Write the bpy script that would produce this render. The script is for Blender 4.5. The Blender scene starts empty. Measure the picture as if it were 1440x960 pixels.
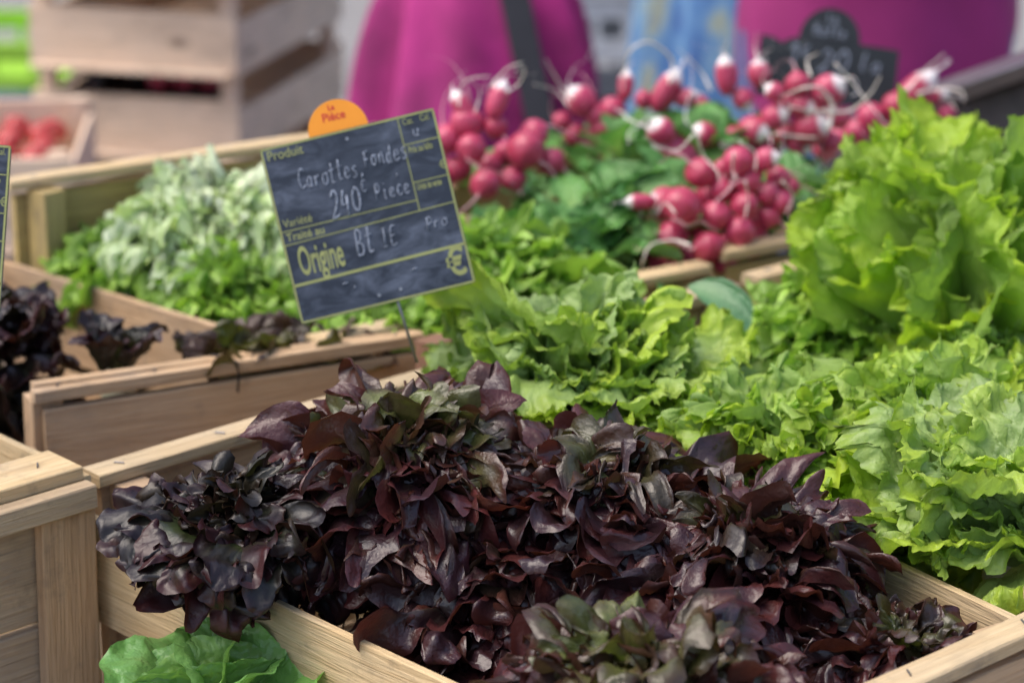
import bpy, bmesh, math, random
import numpy as np
from mathutils import Vector, Matrix, Euler
from math import radians as R_, sin, cos, pi

S = bpy.context.scene
COL = S.collection

# ------------------------------------------------------------------ camera, sky, sun, exposure
FPX, PITCH, CAMZ = 3700.0, R_(18.3), 1.56
cam_d = bpy.data.cameras.new('camera'); cam = bpy.data.objects.new('camera', cam_d); COL.objects.link(cam)
cam.location = (0, 0, CAMZ); cam.rotation_euler = (pi/2 - PITCH, 0, 0)
cam_d.sensor_width = 36; cam_d.lens = FPX/1440*36; cam_d.clip_start = .05; cam_d.clip_end = 500
cam_d.dof.use_dof = True; cam_d.dof.focus_distance = 1.93; cam_d.dof.aperture_fstop = 4.4
cam_d.dof.aperture_blades = 7
S.camera = cam
SUN_EL, SUN_AZ = R_(62), R_(-95)      # azimuth measured from +Y (behind the stall) towards +X
w = bpy.data.worlds.new('World'); S.world = w; w.use_nodes = True
nt = w.node_tree; bg = nt.nodes['Background']
sky = nt.nodes.new('ShaderNodeTexSky'); sky.sky_type = 'NISHITA'; sky.sun_disc = False
sky.sun_elevation = SUN_EL; sky.sun_rotation = SUN_AZ; sky.dust_density = 4; sky.air_density = 1.0
nt.links.new(sky.outputs[0], bg.inputs[0]); bg.inputs[1].default_value = .10
sd = bpy.data.lights.new('sun', 'SUN'); sd.energy = .8; sd.angle = R_(55); sd.color = (1, .96, .9)
sun = bpy.data.objects.new('sun', sd); COL.objects.link(sun)
sv = Vector((sin(SUN_AZ)*cos(SUN_EL), cos(SUN_AZ)*cos(SUN_EL), sin(SUN_EL)))
sun.rotation_euler = sv.to_track_quat('Z', 'Y').to_euler(); sun.location = sv*5
S.view_settings.view_transform = 'Standard'; S.view_settings.look = 'None'
S.view_settings.exposure = 1.45; S.view_settings.gamma = 1; S.view_settings.use_curve_mapping = False
S.cycles.max_bounces = 8; S.cycles.transmission_bounces = 4; S.cycles.diffuse_bounces = 4
S.cycles.use_denoising = True

# ------------------------------------------------------------------ helpers
def ray(px, py):
    x = (px-720)/FPX; y = -(py-480)/FPX
    return Vector((x, cos(PITCH)+y*sin(PITCH), -sin(PITCH)+y*cos(PITCH)))
def at(px, py, z=.8):
    d = ray(px, py); t = (z-CAMZ)/d.z; return Vector((d.x*t, d.y*t, z))
def atY(px, py, Y):
    d = ray(px, py); t = Y/d.y; return Vector((d.x*t, Y, CAMZ+d.z*t))

def tag(o, label=None, cat=None, group=None, kind=None):
    if label: o['label'] = label
    if cat: o['category'] = cat
    if group: o['group'] = group
    if kind: o['kind'] = kind
    return o
def empty(name, loc, label, cat, group=None, rot=(0, 0, 0)):
    o = bpy.data.objects.new(name, None); COL.objects.link(o); o.location = loc; o.rotation_euler = rot
    o.empty_display_size = .05
    return tag(o, label, cat, group)

class MB:
    """collects faces for one mesh"""
    def __init__(s): s.v = []; s.f = []; s.uv = []; s.n = 0; s.m = []
    def add(s, v, f, uv=None, mat=0):
        v = np.asarray(v, float); s.v.append(v)
        for q in f: s.f.append([i+s.n for i in q]); s.m.append(mat)
        if uv is not None: s.uv.extend(uv)
        else:
            for q in f: s.uv.extend([(0, 0)]*len(q))
        s.n += len(v)
    def board(s, p0, p1, up, wid, thick, seed=0, warp=.0012, ch=.0012, nseg=10, rough=0.0006):
        """a sawn board from p0 to p1; `wid` across along `up`, `thick` along the third axis. centred."""
        rng = np.random.RandomState(seed*7919 % 2**31 + 13)
        p0 = Vector(p0); p1 = Vector(p1); L = (p1-p0).length; d = (p1-p0)/L
        up = Vector(up); up = (up-d*up.dot(d)).normalized(); th = d.cross(up)
        a, b = wid/2, thick/2; c = min(ch, b*.45)
        prof = [(-a+c, -b), (a-c, -b), (a, -b+c), (a, b-c), (a-c, b), (-a+c, b), (-a, b-c), (-a, -b+c)]
        per = [0]
        for i in range(8):
            q0, q1 = prof[i], prof[(i+1) % 8]; per.append(per[-1]+math.hypot(q0[0]-q1[0], q0[1]-q1[1]))
        uo, vo = rng.rand()*40, rng.rand()*40
        w1, w2 = (rng.rand(2)-.5)*2*warp; ph = rng.rand()*6
        V = []; F = []; UV = []
        for k in range(nseg+1):
            t = k/nseg; base = p0+d*(L*t) + up*(w1*sin(t*3.1+ph)) + th*(w2*sin(t*2.6+ph*2))
            for (x, y) in prof:
                j = (rng.rand(2)-.5)*rough
                V.append(base+up*(x+j[0])+th*(y+j[1]))
        for k in range(nseg):
            for i in range(8):
                i2 = (i+1) % 8; F.append([k*8+i, (k+1)*8+i, (k+1)*8+i2, k*8+i2])
                u0, u1 = uo+L*k/nseg, uo+L*(k+1)/nseg
                UV += [(u0, vo+per[i]), (u1, vo+per[i]), (u1, vo+per[i+1]), (u0, vo+per[i+1])]
        F.append(list(range(8))); F.append([nseg*8+i for i in range(7, -1, -1)])
        for q in (range(8), range(7, -1, -1)):
            UV += [(uo+.3*prof[i][0]+5, vo+prof[i][1]*.3) for i in q]
        s.add([tuple(v) for v in V], F, UV)
    def tube(s, pts, rad, n=8, mat=0):
        pts = [Vector(p) for p in pts]; m = len(pts)
        if not hasattr(rad, '__len__'): rad = [rad]*m
        V = []; F = []
        up = Vector((0.13, .27, .95))
        for k in range(m):
            d = (pts[min(k+1, m-1)]-pts[max(k-1, 0)])
            d = d.normalized() if d.length > 1e-9 else Vector((0, 0, 1))
            a = d.cross(up); a = a.normalized() if a.length > 1e-3 else Vector((1, 0, 0)); b = a.cross(d)
            for i in range(n):
                t = 2*pi*i/n; V.append(tuple(pts[k]+a*(cos(t)*rad[k])+b*(sin(t)*rad[k])))
        for k in range(m-1):
            for i in range(n):
                j = (i+1) % n; F.append([k*n+i, k*n+j, (k+1)*n+j, (k+1)*n+i])
        F.append(list(range(n))[::-1]); F.append([(m-1)*n+i for i in range(n)])
        s.add(V, F, mat=mat)
    def build(s, name, mats, parent=None, smooth=False, loc=None, rel=True):
        me = bpy.data.meshes.new(name)
        V = np.concatenate(s.v) if s.v else np.zeros((0, 3))
        if parent is not None and rel:
            bpy.context.view_layer.update()
            M = parent.matrix_world.inverted(); M = np.array(M); V = V@M[:3, :3].T+M[:3, 3]
        if loc is not None and parent is None: V = V-np.array(loc)
        me.from_pydata(V.tolist(), [], s.f)
        uvl = me.uv_layers.new(name='grain'); uvl.data.foreach_set('uv', np.array(s.uv, float).ravel())
        if not isinstance(mats, (list, tuple)): mats = [mats]
        for m in mats: me.materials.append(m)
        if len(mats) > 1: me.polygons.foreach_set('material_index', s.m)
        if smooth: me.polygons.foreach_set('use_smooth', [True]*len(s.f))
        me.update()
        o = bpy.data.objects.new(name, me); COL.objects.link(o)
        if parent is not None: o.parent = parent
        if loc is not None and parent is None: o.location = loc
        return o

# ------------------------------------------------------------------ materials
class NT:
    def __init__(s, name):
        s.m = bpy.data.materials.new(name); s.m.use_nodes = True; s.t = s.m.node_tree
        s.b = s.t.nodes['Principled BSDF']; s.o = s.t.nodes['Material Output']
    def n(s, typ, ins=None, **kw):
        nd = s.t.nodes.new(typ)
        for k, v in kw.items(): setattr(nd, k, v)
        if ins:
            for k, v in ins.items(): s.put(nd.inputs[k], v)
        return nd
    def put(s, sock, v):
        if hasattr(v, 'outputs'): s.t.links.new(v.outputs[0], sock)
        elif hasattr(v, 'is_output'): s.t.links.new(v, sock)
        else: sock.default_value = v
    def math(s, op, a, b=0.0, c=0.0, clamp=False):
        nd = s.n('ShaderNodeMath', operation=op, use_clamp=clamp)
        s.put(nd.inputs[0], a); s.put(nd.inputs[1], b)
        if op in ('MULTIPLY_ADD', 'SMOOTH_MIN', 'COMPARE'): s.put(nd.inputs[2], c)
        return nd.outputs[0]
    def mix(s, f, a, b, bt='MIX'):
        nd = s.n('ShaderNodeMix', data_type='RGBA', blend_type=bt)
        s.put(nd.inputs[0], f); s.put(nd.inputs[6], c4(a) if isinstance(a, tuple) else a); s.put(nd.inputs[7], c4(b) if isinstance(b, tuple) else b)
        return nd.outputs[2]
    def ramp(s, f, stops, interp='LINEAR'):
        nd = s.n('ShaderNodeValToRGB'); cr = nd.color_ramp; cr.interpolation = interp
        while len(cr.elements) < len(stops): cr.elements.new(.5)
        for e, (p, c) in zip(cr.elements, stops): e.position = p; e.color = c4(c) if isinstance(c, tuple) else (c, c, c, 1)
        s.put(nd.inputs[0], f); return nd.outputs[0]
    def noise(s, vec, scale, detail=4, rough=.55, dist=0.0, dim='3D'):
        nd = s.n('ShaderNodeTexNoise', noise_dimensions=dim)
        s.put(nd.inputs['Vector'], vec)
        nd.inputs['Scale'].default_value = scale; nd.inputs['Detail'].default_value = detail
        nd.inputs['Roughness'].default_value = rough; nd.inputs['Distortion'].default_value = dist
        return nd.outputs[0]
    def bump(s, h, strength, dist=.001, prev=None):
        nd = s.n('ShaderNodeBump'); s.put(nd.inputs['Height'], h); nd.inputs['Strength'].default_value = strength
        nd.inputs['Distance'].default_value = dist
        if prev is not None: s.put(nd.inputs['Normal'], prev)
        return nd.outputs[0]
def c4(c): return (c[0], c[1], c[2], 1)

def wood(name, light, dark, stain=(.10, .055, .03), stain_amt=.5, grey=0.0):
    T = NT(name)
    uv = T.n('ShaderNodeUVMap', uv_map='grain').outputs[0]
    mp = T.n('ShaderNodeMapping'); T.put(mp.inputs[0], uv); mp.inputs['Scale'].default_value = (3.0, 42, 1)
    g1 = T.noise(mp.outputs[0], 1.6, 5, .6, 1.2)
    mp2 = T.n('ShaderNodeMapping'); T.put(mp2.inputs[0], uv); mp2.inputs['Scale'].default_value = (14, 420, 1)
    g2 = T.noise(mp2.outputs[0], 1.0, 3, .6)
    mp3 = T.n('ShaderNodeMapping'); T.put(mp3.inputs[0], uv); mp3.inputs['Scale'].default_value = (6, 9, 1)
    g3 = T.noise(mp3.outputs[0], 1.0, 4, .6)
    # growth rings: warped sine across the board
    sep = T.n('ShaderNodeSeparateXYZ'); T.put(sep.inputs[0], uv)
    rg = T.math('SINE', T.math('ADD', T.math('MULTIPLY', sep.outputs[1], 520.0), T.math('MULTIPLY', g1, 26.0)))
    rg = T.math('MULTIPLY_ADD', rg, .5, .5)
    c = T.mix(T.ramp(g1, [(.35, 0.0), (.7, 1.0)]), light, dark)
    c = T.mix(T.math('MULTIPLY', rg, .32), c, dark)
    c = T.mix(T.math('MULTIPLY', T.ramp(g2, [(.45, 0.0), (.75, 1.0)]), .35), c, tuple(x*.45 for x in dark))
    # stains and dirt patches
    c = T.mix(T.math('MULTIPLY', T.ramp(g3, [(.53, 0.0), (.72, 1.0)]), stain_amt), c, stain)
    ob = T.n('ShaderNodeTexCoord').outputs['Object']
    vor = T.n('ShaderNodeTexVoronoi', feature='DISTANCE_TO_EDGE'); 
    kn = T.n('ShaderNodeTexVoronoi', feature='F1'); mp4 = T.n('ShaderNodeMapping'); T.put(mp4.inputs[0], uv); mp4.inputs['Scale'].default_value = (5.0, 11, 1)
    T.put(kn.inputs['Vector'], mp4.outputs[0]); kn.inputs['Scale'].default_value = 1
    kmask = T.ramp(kn.outputs['Distance'], [(.05, 1.0), (.14, 0.0)])
    c = T.mix(T.math('MULTIPLY', kmask, .8), c, stain)
    mp5 = T.n('ShaderNodeMapping'); T.put(mp5.inputs[0], uv); mp5.inputs['Scale'].default_value = (5, 230, 1)
    st = T.ramp(T.noise(mp5.outputs[0], 1.0, 2, .5), [(.64, 0.0), (.70, 1.0)])
    c = T.mix(T.math('MULTIPLY', T.math('MULTIPLY', st, T.ramp(g3, [(.40, 0.0), (.55, 1.0)])), .75), c, tuple(x*.35 for x in dark))
    dirt = T.noise(ob, 32.0, 6, .7)
    c = T.mix(T.math('MULTIPLY', T.ramp(dirt, [(.56, 0.0), (.72, 1.0)]), .5), c, (.13, .10, .075))
    big = T.noise(ob, 5.0, 3)
    c = T.mix(T.math('MULTIPLY', T.ramp(big, [(.4, 0.0), (.65, 1.0)]), .30+grey), c, (.33, .30, .27))
    T.put(T.b.inputs['Base Color'], c)
    T.put(T.b.inputs['Roughness'], T.math('MULTIPLY_ADD', g2, .25, .58))
    T.b.inputs['Specular IOR Level'].default_value = .3
    h = T.math('ADD', T.math('MULTIPLY', g2, .7), T.math('MULTIPLY', rg, .25))
    T.put(T.b.inputs['Normal'], T.bump(h, .8, .0018))
    return T.m

def leafmat(name, base, mid, tip, under, inner, vein, trans=.35, rough=.38, nveins=9, edge=None, rscale=1.0, bumps=.5, spots=None, spec=.5, heart=.38):
    """colour follows the leaf itself (base to margin, inner to outer leaves)"""
    T = NT(name)
    at_ = T.n('ShaderNodeAttribute', attribute_name='leafc'); sp = T.n('ShaderNodeSeparateColor'); T.put(sp.inputs[0], at_.outputs['Color'])
    r, rnd, outer = sp.outputs[0], sp.outputs[1], sp.outputs[2]
    uv = T.n('ShaderNodeUVMap', uv_map='leaf').outputs[0]; su = T.n('ShaderNodeSeparateXYZ'); T.put(su.inputs[0], uv)
    ob = T.n('ShaderNodeTexCoord').outputs['Object']
    n1 = T.noise(ob, 38.0, 4, .6); n2 = T.noise(ob, 190.0, 3, .6); n3 = T.noise(ob, 9.0, 2)
    rr = T.math('ADD', r, T.math('MULTIPLY', T.math('SUBTRACT', n1, .5), .45))
    rr = T.math('ADD', rr, T.math('MULTIPLY', T.math('SUBTRACT', rnd, .5), .25))
    stops = [(.12, base), (.5, mid), (.85, tip)]
    if edge: stops.append((.985, edge))
    c = T.ramp(rr, stops)
    c = T.mix(T.ramp(T.math('ADD', outer, T.math('MULTIPLY', T.math('SUBTRACT', rnd, .5), .25)), [(heart*.25, 1.0), (heart, 0.0)]), c, T.mix(rr, inner, mid))
    # veins fanning out from the base
    ph = T.math('ADD', T.math('MULTIPLY', su.outputs[0], float(nveins)), T.math('MULTIPLY', T.math('SUBTRACT', n1, .5), 1.1))
    fr = T.math('ABSOLUTE', T.math('SUBTRACT', T.math('FRACT', ph), .5))
    vm = T.ramp(fr, [(.0, 1.0), (.10, 0.0)])
    mid_r = T.ramp(T.math('ABSOLUTE', T.math('SUBTRACT', su.outputs[0], .5)), [(.0, 1.0), (.05, 0.0)])
    vm2 = T.math('MULTIPLY', T.math('MAXIMUM', T.math('MULTIPLY', vm, .6), mid_r), T.math('SUBTRACT', 1.05, r), clamp=True)
    c = T.mix(T.math('MULTIPLY', vm2, .75), c, vein)
    # brightness from leaf to leaf
    c = T.mix(1.0, c, T.ramp(rnd, [(.0, (.72, .74, .78)), (1.0, (1.25, 1.2, 1.1))]), 'MULTIPLY')
    c = T.mix(1.0, c, T.ramp(n3, [(.3, (.85, .88, .9)), (.7, (1.12, 1.1, 1.0))]), 'MULTIPLY')
    geo = T.n('ShaderNodeNewGeometry')
    c2 = T.mix(T.math('MULTIPLY', geo.outputs['Backfacing'], .55), c, under)
    if spots: c2 = T.mix(T.ramp(n2, [(.68, 0.0), (.76, .8)]), c2, spots)
    T.put(T.b.inputs['Base Color'], c2)
    T.put(T.b.inputs['Roughness'], T.math('ADD', rough-.1, T.math('MULTIPLY', n2, .2)))
    T.b.inputs['Specular IOR Level'].default_value = spec
    h = T.math('ADD', T.math('MULTIPLY', n1, 1.3), T.math('MULTIPLY', T.noise(ob, 110.0, 3), .8))
    h = T.math('SUBTRACT', h, T.math('MULTIPLY', vm, .22))
    nb = T.bump(h, bumps, .004)
    T.put(T.b.inputs['Normal'], nb)
    tr = T.n('ShaderNodeBsdfTranslucent'); T.put(tr.inputs[0], T.mix(1.0, c, (1.0, 1.1, .6), 'MULTIPLY')); T.put(tr.inputs['Normal'], nb)
    ms = T.n('ShaderNodeMixShader'); ms.inputs[0].default_value = trans
    T.put(ms.inputs[1], T.b); T.put(ms.inputs[2], tr); T.t.links.new(ms.outputs[0], T.o.inputs[0])
    return T.m

def simple(name, col, rough=.6, metal=0.0, var=.15, scale=30, bump=0.0, spec=.5, col2=None, dist=.001):
    T = NT(name); ob = T.n('ShaderNodeTexCoord').outputs['Object']
    n = T.noise(ob, scale, 4)
    c = T.mix(T.ramp(n, [(.3, 0.0), (.7, 1.0)]), tuple(x*(1-var) for x in col), col2 or tuple(min(1, x*(1+var)) for x in col))
    T.put(T.b.inputs['Base Color'], c); T.b.inputs['Roughness'].default_value = rough; T.b.inputs['Metallic'].default_value = metal
    T.b.inputs['Specular IOR Level'].default_value = spec
    if bump: T.put(T.b.inputs['Normal'], T.bump(n, bump, dist))
    return T.m

W_PALE = wood('pale_crate_wood', (.68, .52, .30), (.52, .36, .18), stain_amt=.35)
W_WARM = wood('warm_crate_wood', (.60, .41, .24), (.43, .27, .14), stain_amt=.5)
W_YEL = wood('yellow_crate_wood', (.52, .39, .14), (.38, .27, .09), stain_amt=.35)
W_GREY = wood('weathered_crate_wood', (.52, .39, .24), (.36, .26, .16), stain_amt=.5, grey=.12)
W_PINK = wood('pinkish_crate_wood', (.84, .64, .48), (.70, .52, .37), stain_amt=.4)
W_BLOCK = wood('red_brown_block_wood', (.30, .16, .10), (.2, .10, .06), stain_amt=.4)
M_STAPLE = simple('staple_steel', (.16, .16, .17), .45, .9)
M_RUST = simple('dark_wire', (.03, .025, .025), .6, .5)
RO = dict(trans=.28, rough=.37, nveins=8, spec=.75, bumps=.42)
M_REDOAK = leafmat('red_oakleaf', (.09, .11, .025), (.050, .024, .018), (.036, .013, .020), (.070, .025, .014), (.20, .26, .05), (.12, .10, .06), edge=(.068, .017, .018), **RO)
M_REDHEART = leafmat('red_oakleaf_heart', (.15, .21, .04), (.064, .034, .022), (.046, .015, .024), (.080, .030, .016), (.48, .64, .14), (.20, .22, .10), edge=(.078, .018, .020), heart=.66, **RO)
M_REDDARK = leafmat('dark_red_leaf', (.07, .11, .022), (.024, .022, .014), (.016, .007, .011), (.045, .030, .012), (.05, .035, .02), (.07, .09, .035), trans=.22, rough=.40, nveins=6, spec=.55, bumps=.22, edge=(.035, .008, .010))
M_BRONZE = leafmat('bronze_leaf', (.16, .20, .03), (.10, .10, .02), (.06, .03, .02), (.15, .15, .03), (.2, .25, .04), (.2, .22, .08), trans=.3, rough=.33, nveins=8, spec=.6)
M_BATAVIA = leafmat('batavia_green', (.50, .62, .30), (.34, .52, .11), (.42, .60, .10), (.36, .52, .14), (.42, .58, .12), (.50, .62, .28), trans=.42, rough=.42, nveins=11, edge=(.38, .52, .04), bumps=.55, spec=.4)
M_BATPALE = leafmat('batavia_pale', (.54, .64, .38), (.38, .52, .20), (.38, .53, .16), (.32, .48, .14), (.36, .54, .12), (.45, .60, .28), trans=.36, rough=.40, nveins=10, edge=(.36, .50, .06), bumps=.6, spec=.45)
M_BATLEAF = leafmat('batavia_ribbed', (.50, .62, .28), (.32, .50, .10), (.40, .58, .09), (.34, .50, .12), (.4, .56, .12), (.52, .64, .28), trans=.48, rough=.42, nveins=15, edge=(.36, .52, .04), bumps=.45, spec=.4)
M_OAKGREEN = leafmat('green_oakleaf', (.44, .58, .24), (.29, .47, .10), (.33, .53, .09), (.26, .42, .10), (.34, .50, .10), (.34, .5, .15), trans=.35, rough=.40, nveins=8, bumps=.55, spec=.45)
M_FRISEE = leafmat('white_ribbed_green', (.86, .88, .78), (.80, .85, .68), (.60, .74, .42), (.74, .82, .60), (.84, .88, .72), (.75, .82, .58), trans=.35, rough=.4, nveins=8, bumps=.6)
M_BUTTER = leafmat('smooth_green', (.50, .64, .26), (.27, .48, .14), (.19, .42, .11), (.30, .48, .20), (.35, .55, .10), (.34, .50, .20), trans=.3, rough=.36, nveins=9, bumps=.5, spec=.5)
M_SPINACH = leafmat('radish_leaf', (.28, .46, .14), (.14, .33, .08), (.11, .29, .07), (.24, .38, .18), (.15, .35, .05), (.28, .45, .16), trans=.28, rough=.42, nveins=7, bumps=.6)
M_SLATEBACK = simple('slate_back', (.02, .02, .022), .7)

def slate_mat(name, dark=(.012, .018, .032), chalk=(.16, .19, .26), amt=.55):
    T = NT(name); ob = T.n('ShaderNodeTexCoord').outputs['Object']
    mp = T.n('ShaderNodeMapping'); T.put(mp.inputs[0], ob); mp.inputs['Rotation'].default_value = (0, 0, .7); mp.inputs['Scale'].default_value = (1, 2.2, 1)
    a = T.noise(mp.outputs[0], 26, 6, .65, .8); b = T.noise(ob, 9, 3, .5); d = T.noise(mp.outputs[0], 160, 3, .7)
    f = T.math('MULTIPLY', T.ramp(a, [(.42, 0.0), (.75, 1.0)]), T.ramp(b, [(.35, .25), (.7, 1.0)]))
    f = T.math('MULTIPLY', f, T.math('MULTIPLY_ADD', d, .9, .4)); f = T.math('MULTIPLY', f, amt)
    c = T.mix(f, dark, chalk)
    T.put(T.b.inputs['Base Color'], c); T.b.inputs['Roughness'].default_value = .5
    T.put(T.b.inputs['Normal'], T.bump(d, .15, .0005)); return T.m
M_SLATE = slate_mat('chalk_slate', (.012, .019, .034), (.17, .20, .27), .95); M_SLATE2 = slate_mat('black_slate', (.008, .010, .011), (.08, .09, .10), .4)
M_YPRINT = simple('yellow_green_print', (.30, .32, .11), .6)
M_CHALK = simple('chalk_writing', (.22, .25, .31), .95, var=.6, scale=420)
M_ORANGE = simple('orange_card', (.85, .30, .015), .45, var=.04)
M_REDPRINT = simple('red_print', (.55, .03, .02), .5)
M_ROD = simple('steel_rod', (.35, .35, .36), .4, .9)

# ------------------------------------------------------------------ the ground and what is behind the stall
def ground():
    T = NT('pavement'); ob = T.n('ShaderNodeTexCoord').outputs['Object']
    a = T.noise(ob, 2.2, 4); b = T.noise(ob, 160, 3)
    c = T.mix(a, (.20, .19, .19), (.30, .29, .285)); c = T.mix(T.math('MULTIPLY', b, .5), c, (.12, .12, .12))
    T.put(T.b.inputs['Base Color'], c); T.b.inputs['Roughness'].default_value = .85
    T.put(T.b.inputs['Normal'], T.bump(b, .3, .003))
    m = MB(); m.add([(-80, -60, 0), (80, -60, 0), (80, 140, 0), (-80, 140, 0)], [[0, 1, 2, 3]]); o = m.build('ground', T.m)
    tag(o, kind='structure')
    # pale flagstone pavement with a kerb on the far side
    m = MB()
    m.board((-30, 9.2, .06), (30, 9.2, .06), (0, 0, 1), .12, .16, 3, nseg=2)
    o = m.build('kerb', simple('kerb_stone', (.42, .41, .40), .8)); tag(o, kind='structure')
    m = MB(); m.add([(-30, 9.285, 0.11), (30, 9.285, 0.11), (30, 13, 0.11), (-30, 13, 0.11)], [[0, 1, 2, 3]]); o = m.build('pavement', simple('flagstone', (.45, .46, .48), .8, scale=3)); tag(o, kind='structure')
ground()

def far_building():
    root = empty('building', (0, 13, 0), 'grey rendered building front beyond the market', 'building')
    wm = simple('grey_render', (.42, .41, .42), .9, scale=1.5)
    m = MB()
    xs = [-14, -10.6, -9.4, -6.6, -5.4, -2.6, -1.4, 1.4, 2.6, 5.4, 6.6, 9.4, 10.6, 14]
    def box(m, x0, x1, y0, y1, z0, z1):
        m.add([(x0, y0, z0), (x1, y0, z0), (x1, y1, z0), (x0, y1, z0), (x0, y0, z1), (x1, y0, z1), (x1, y1, z1), (x0, y1, z1)],
              [[0, 3, 2, 1], [4, 5, 6, 7], [0, 1, 5, 4], [1, 2, 6, 5], [2, 3, 7, 6], [3, 0, 4, 7]])
    for i in range(0, len(xs)-1, 2): box(m, xs[i], xs[i+1], 13, 13.4, 0, 7)
    for i in range(1, len(xs)-1, 2):
        for z0, z1 in ((0, 1.0), (2.5, 4.2), (5.7, 7)): box(m, xs[i], xs[i+1], 13.02, 13.38, z0, z1)
    m.build('wall', wm, root)
    fr = simple('white_paint', (.7, .7, .7), .5); gl = simple('window_glass', (.03, .04, .05), .1)
    for i in range(1, len(xs)-1, 2):
        for z0 in (1.0, 4.2):
            wd = MB(); x0, x1 = xs[i], xs[i+1]
            for a, b in (((x0, z0), (x1, z0)), ((x0, z0+1.5), (x1, z0+1.5))): wd.board((a[0], 13.1, a[1]+(.03 if a[1] == z0 else -.03)), (b[0], 13.1, b[1]+(.03 if a[1] == z0 else -.03)), (0, 0, 1), .06, .06, nseg=1)
            for x in (x0+.03, (x0+x1)/2, x1-.03): wd.board((x, 13.1, z0+.06), (x, 13.1, z0+1.44), (1, 0, 0), .06, .06, nseg=1)
            f = wd.build('window', fr, root)
            g = MB(); g.add([(x0, 13.12, z0), (x1, 13.12, z0), (x1, 13.12, z0+1.5), (x0, 13.12, z0+1.5)], [[0, 1, 2, 3]])
            g.build('pane', gl, f)
far_building()

# ------------------------------------------------------------------ wooden crates
def crate(FL, FR, BR, BL, rim, height, label, mats, group='wooden produce crates', side_drop=.045, slats=2, slat_h=.088,
          gap=.010, rail=(.026, .011), near_rail=True, far_rail=True, seed=1, far_extra=0.0, ends_h=None, name='wooden_crate', posts=.028, split=False, staples=True, bottom=True, tie=False, right_drop=None):
    """corners (2D) of the outside of the crate; near end FL-FR, far end BL-BR"""
    me, ms, mr = mats
    c = [Vector((p[0], p[1], 0)) for p in (FL, FR, BR, BL)]
    ctr = sum(c, Vector())/4; zb = rim-height
    root = empty(name, (ctr.x, ctr.y, zb), label, 'crate', group)
    FLv, FRv, BRv, BLv = c
    Z = Vector((0, 0, 1))
    def off(p, a): # move a towards the middle
        return p + (ctr-p).normalized()*a
    for (A, B, O, name_, ex) in ((FLv, FRv, BLv, 'end_board', 0), (BLv, BRv, FLv, 'end_board', far_extra)):
        d = (B-A).normalized(); inn = ((O-A)-d*(O-A).dot(d)).normalized(); rr = rim+ex
        nb = 2 if height > .16 else 1
        tot = rr-rail[1]-zb-.004; hh = tot/nb
        for k in range(nb):
            m = MB(); zc = zb+hh*(k+.5)
            m.board(A+inn*.008+d*.008+Z*zc, B+inn*.008-d*.008+Z*zc, Z, hh-.006, .012, seed*31+k+int(ex*100)); m.build(name_, me, root)
        m = MB(); zc = rr-rail[1]/2
        if split:
            m.board(A+inn*(rail[0]*.27+.001)+Z*zc, B+inn*(rail[0]*.27+.001)+Z*zc, inn, rail[0]*.5, rail[1], seed*37+5, ch=.0008)
            m.board(A+inn*(rail[0]*.80)+d*.004+Z*(zc+.002), B+inn*(rail[0]*.78)+Z*zc, inn, rail[0]*.46, rail[1]*.7, seed*37+6, ch=.0008, warp=.003)
        else:
            m.board(A+inn*(rail[0]/2-.001)+Z*zc, B+inn*(rail[0]/2-.001)+Z*zc, inn, rail[0], rail[1], seed*37+5)
        rl = m.build('top_rail', mr, root)
        if staples:
            L = (B-A).length
            for t in (.06, .30, .55, .93):
                m = MB(); p = A+d*(L*t)+inn*rail[0]*.5+Z*(rr+.0008)
                m.tube([p-inn*.004-Z*.002, p-inn*.004, p+inn*.003+d*.0045, p+inn*.003+d*.0045-Z*.002], .0007, 6)
                m.build('staple', M_STAPLE, rl)
    for (A, B, O) in ((FLv, BLv, FRv), (FRv, BRv, FLv)):
        d = (B-A).normalized(); inn = ((O-A)-d*(O-A).dot(d)).normalized()
        z = rim-(side_drop if (A is FLv or right_drop is None) else right_drop)
        for k in range(slats):
            m = MB(); zc = z-slat_h/2-k*(slat_h+gap)
            if zc-slat_h/2 < zb-.001: break
            m.board(A-inn*.0035+d*.001+Z*zc, B-inn*.0035-d*.001+Z*zc, Z, slat_h, .007, seed*53+k+int(A.x*100), warp=.002, nseg=14)
            m.build('side_slat', ms, root)
    for k, p in enumerate(c):
        m = MB(); q = p; 
        e1 = (c[(k+1) % 4]-p).normalized(); e2 = (c[(k-1) % 4]-p).normalized()
        ex = far_extra if k >= 2 else 0
        q = p+(e1+e2)*(posts/2+.0145)
        m.board(q+Z*(zb+.002), q+Z*(rim+ex-rail[1]-.001), e1, posts, posts, seed*11+k, nseg=3); m.build('corner_post', me, root)
    if bottom:
        n = 5
        for k in range(n):
            m = MB(); t = (k+.5)/n
            a = FLv.lerp(FRv, t); b = BLv.lerp(BRv, t); dd = (b-a).normalized()
            m.board(a+dd*.016+Z*(zb+.006), b-dd*.016+Z*(zb+.006), Vector(((FRv-FLv).x, (FRv-FLv).y, 0)), (FRv-FLv).length/n*.86, .006, seed*3+k, nseg=3)
            m.build('bottom_slat', ms, root)
    if tie:
        m = MB()
        for (t, A, B, O) in tie:
            A, B, O = [c[i] for i in (A, B, O)]
            d = (B-A).normalized(); inn = ((O-A)-d*(O-A).dot(d)).normalized(); L = (B-A).length
            p = A+d*(L*t); r_ = rim+.001
            m.tube([p+inn*.030+d*(-.02)+Z*(r_-.004), p+inn*.024-d*.013+Z*(r_+.001), p+inn*.008-d*.004+Z*(r_+.002), p-inn*.002+Z*(r_+.0005), p-inn*.003+d*.001+Z*(r_-.012), p-inn*.002+d*.000+Z*(r_-.028)], .0011, 6)
        m.build('wire_tie', M_RUST, root)
    return root
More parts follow.
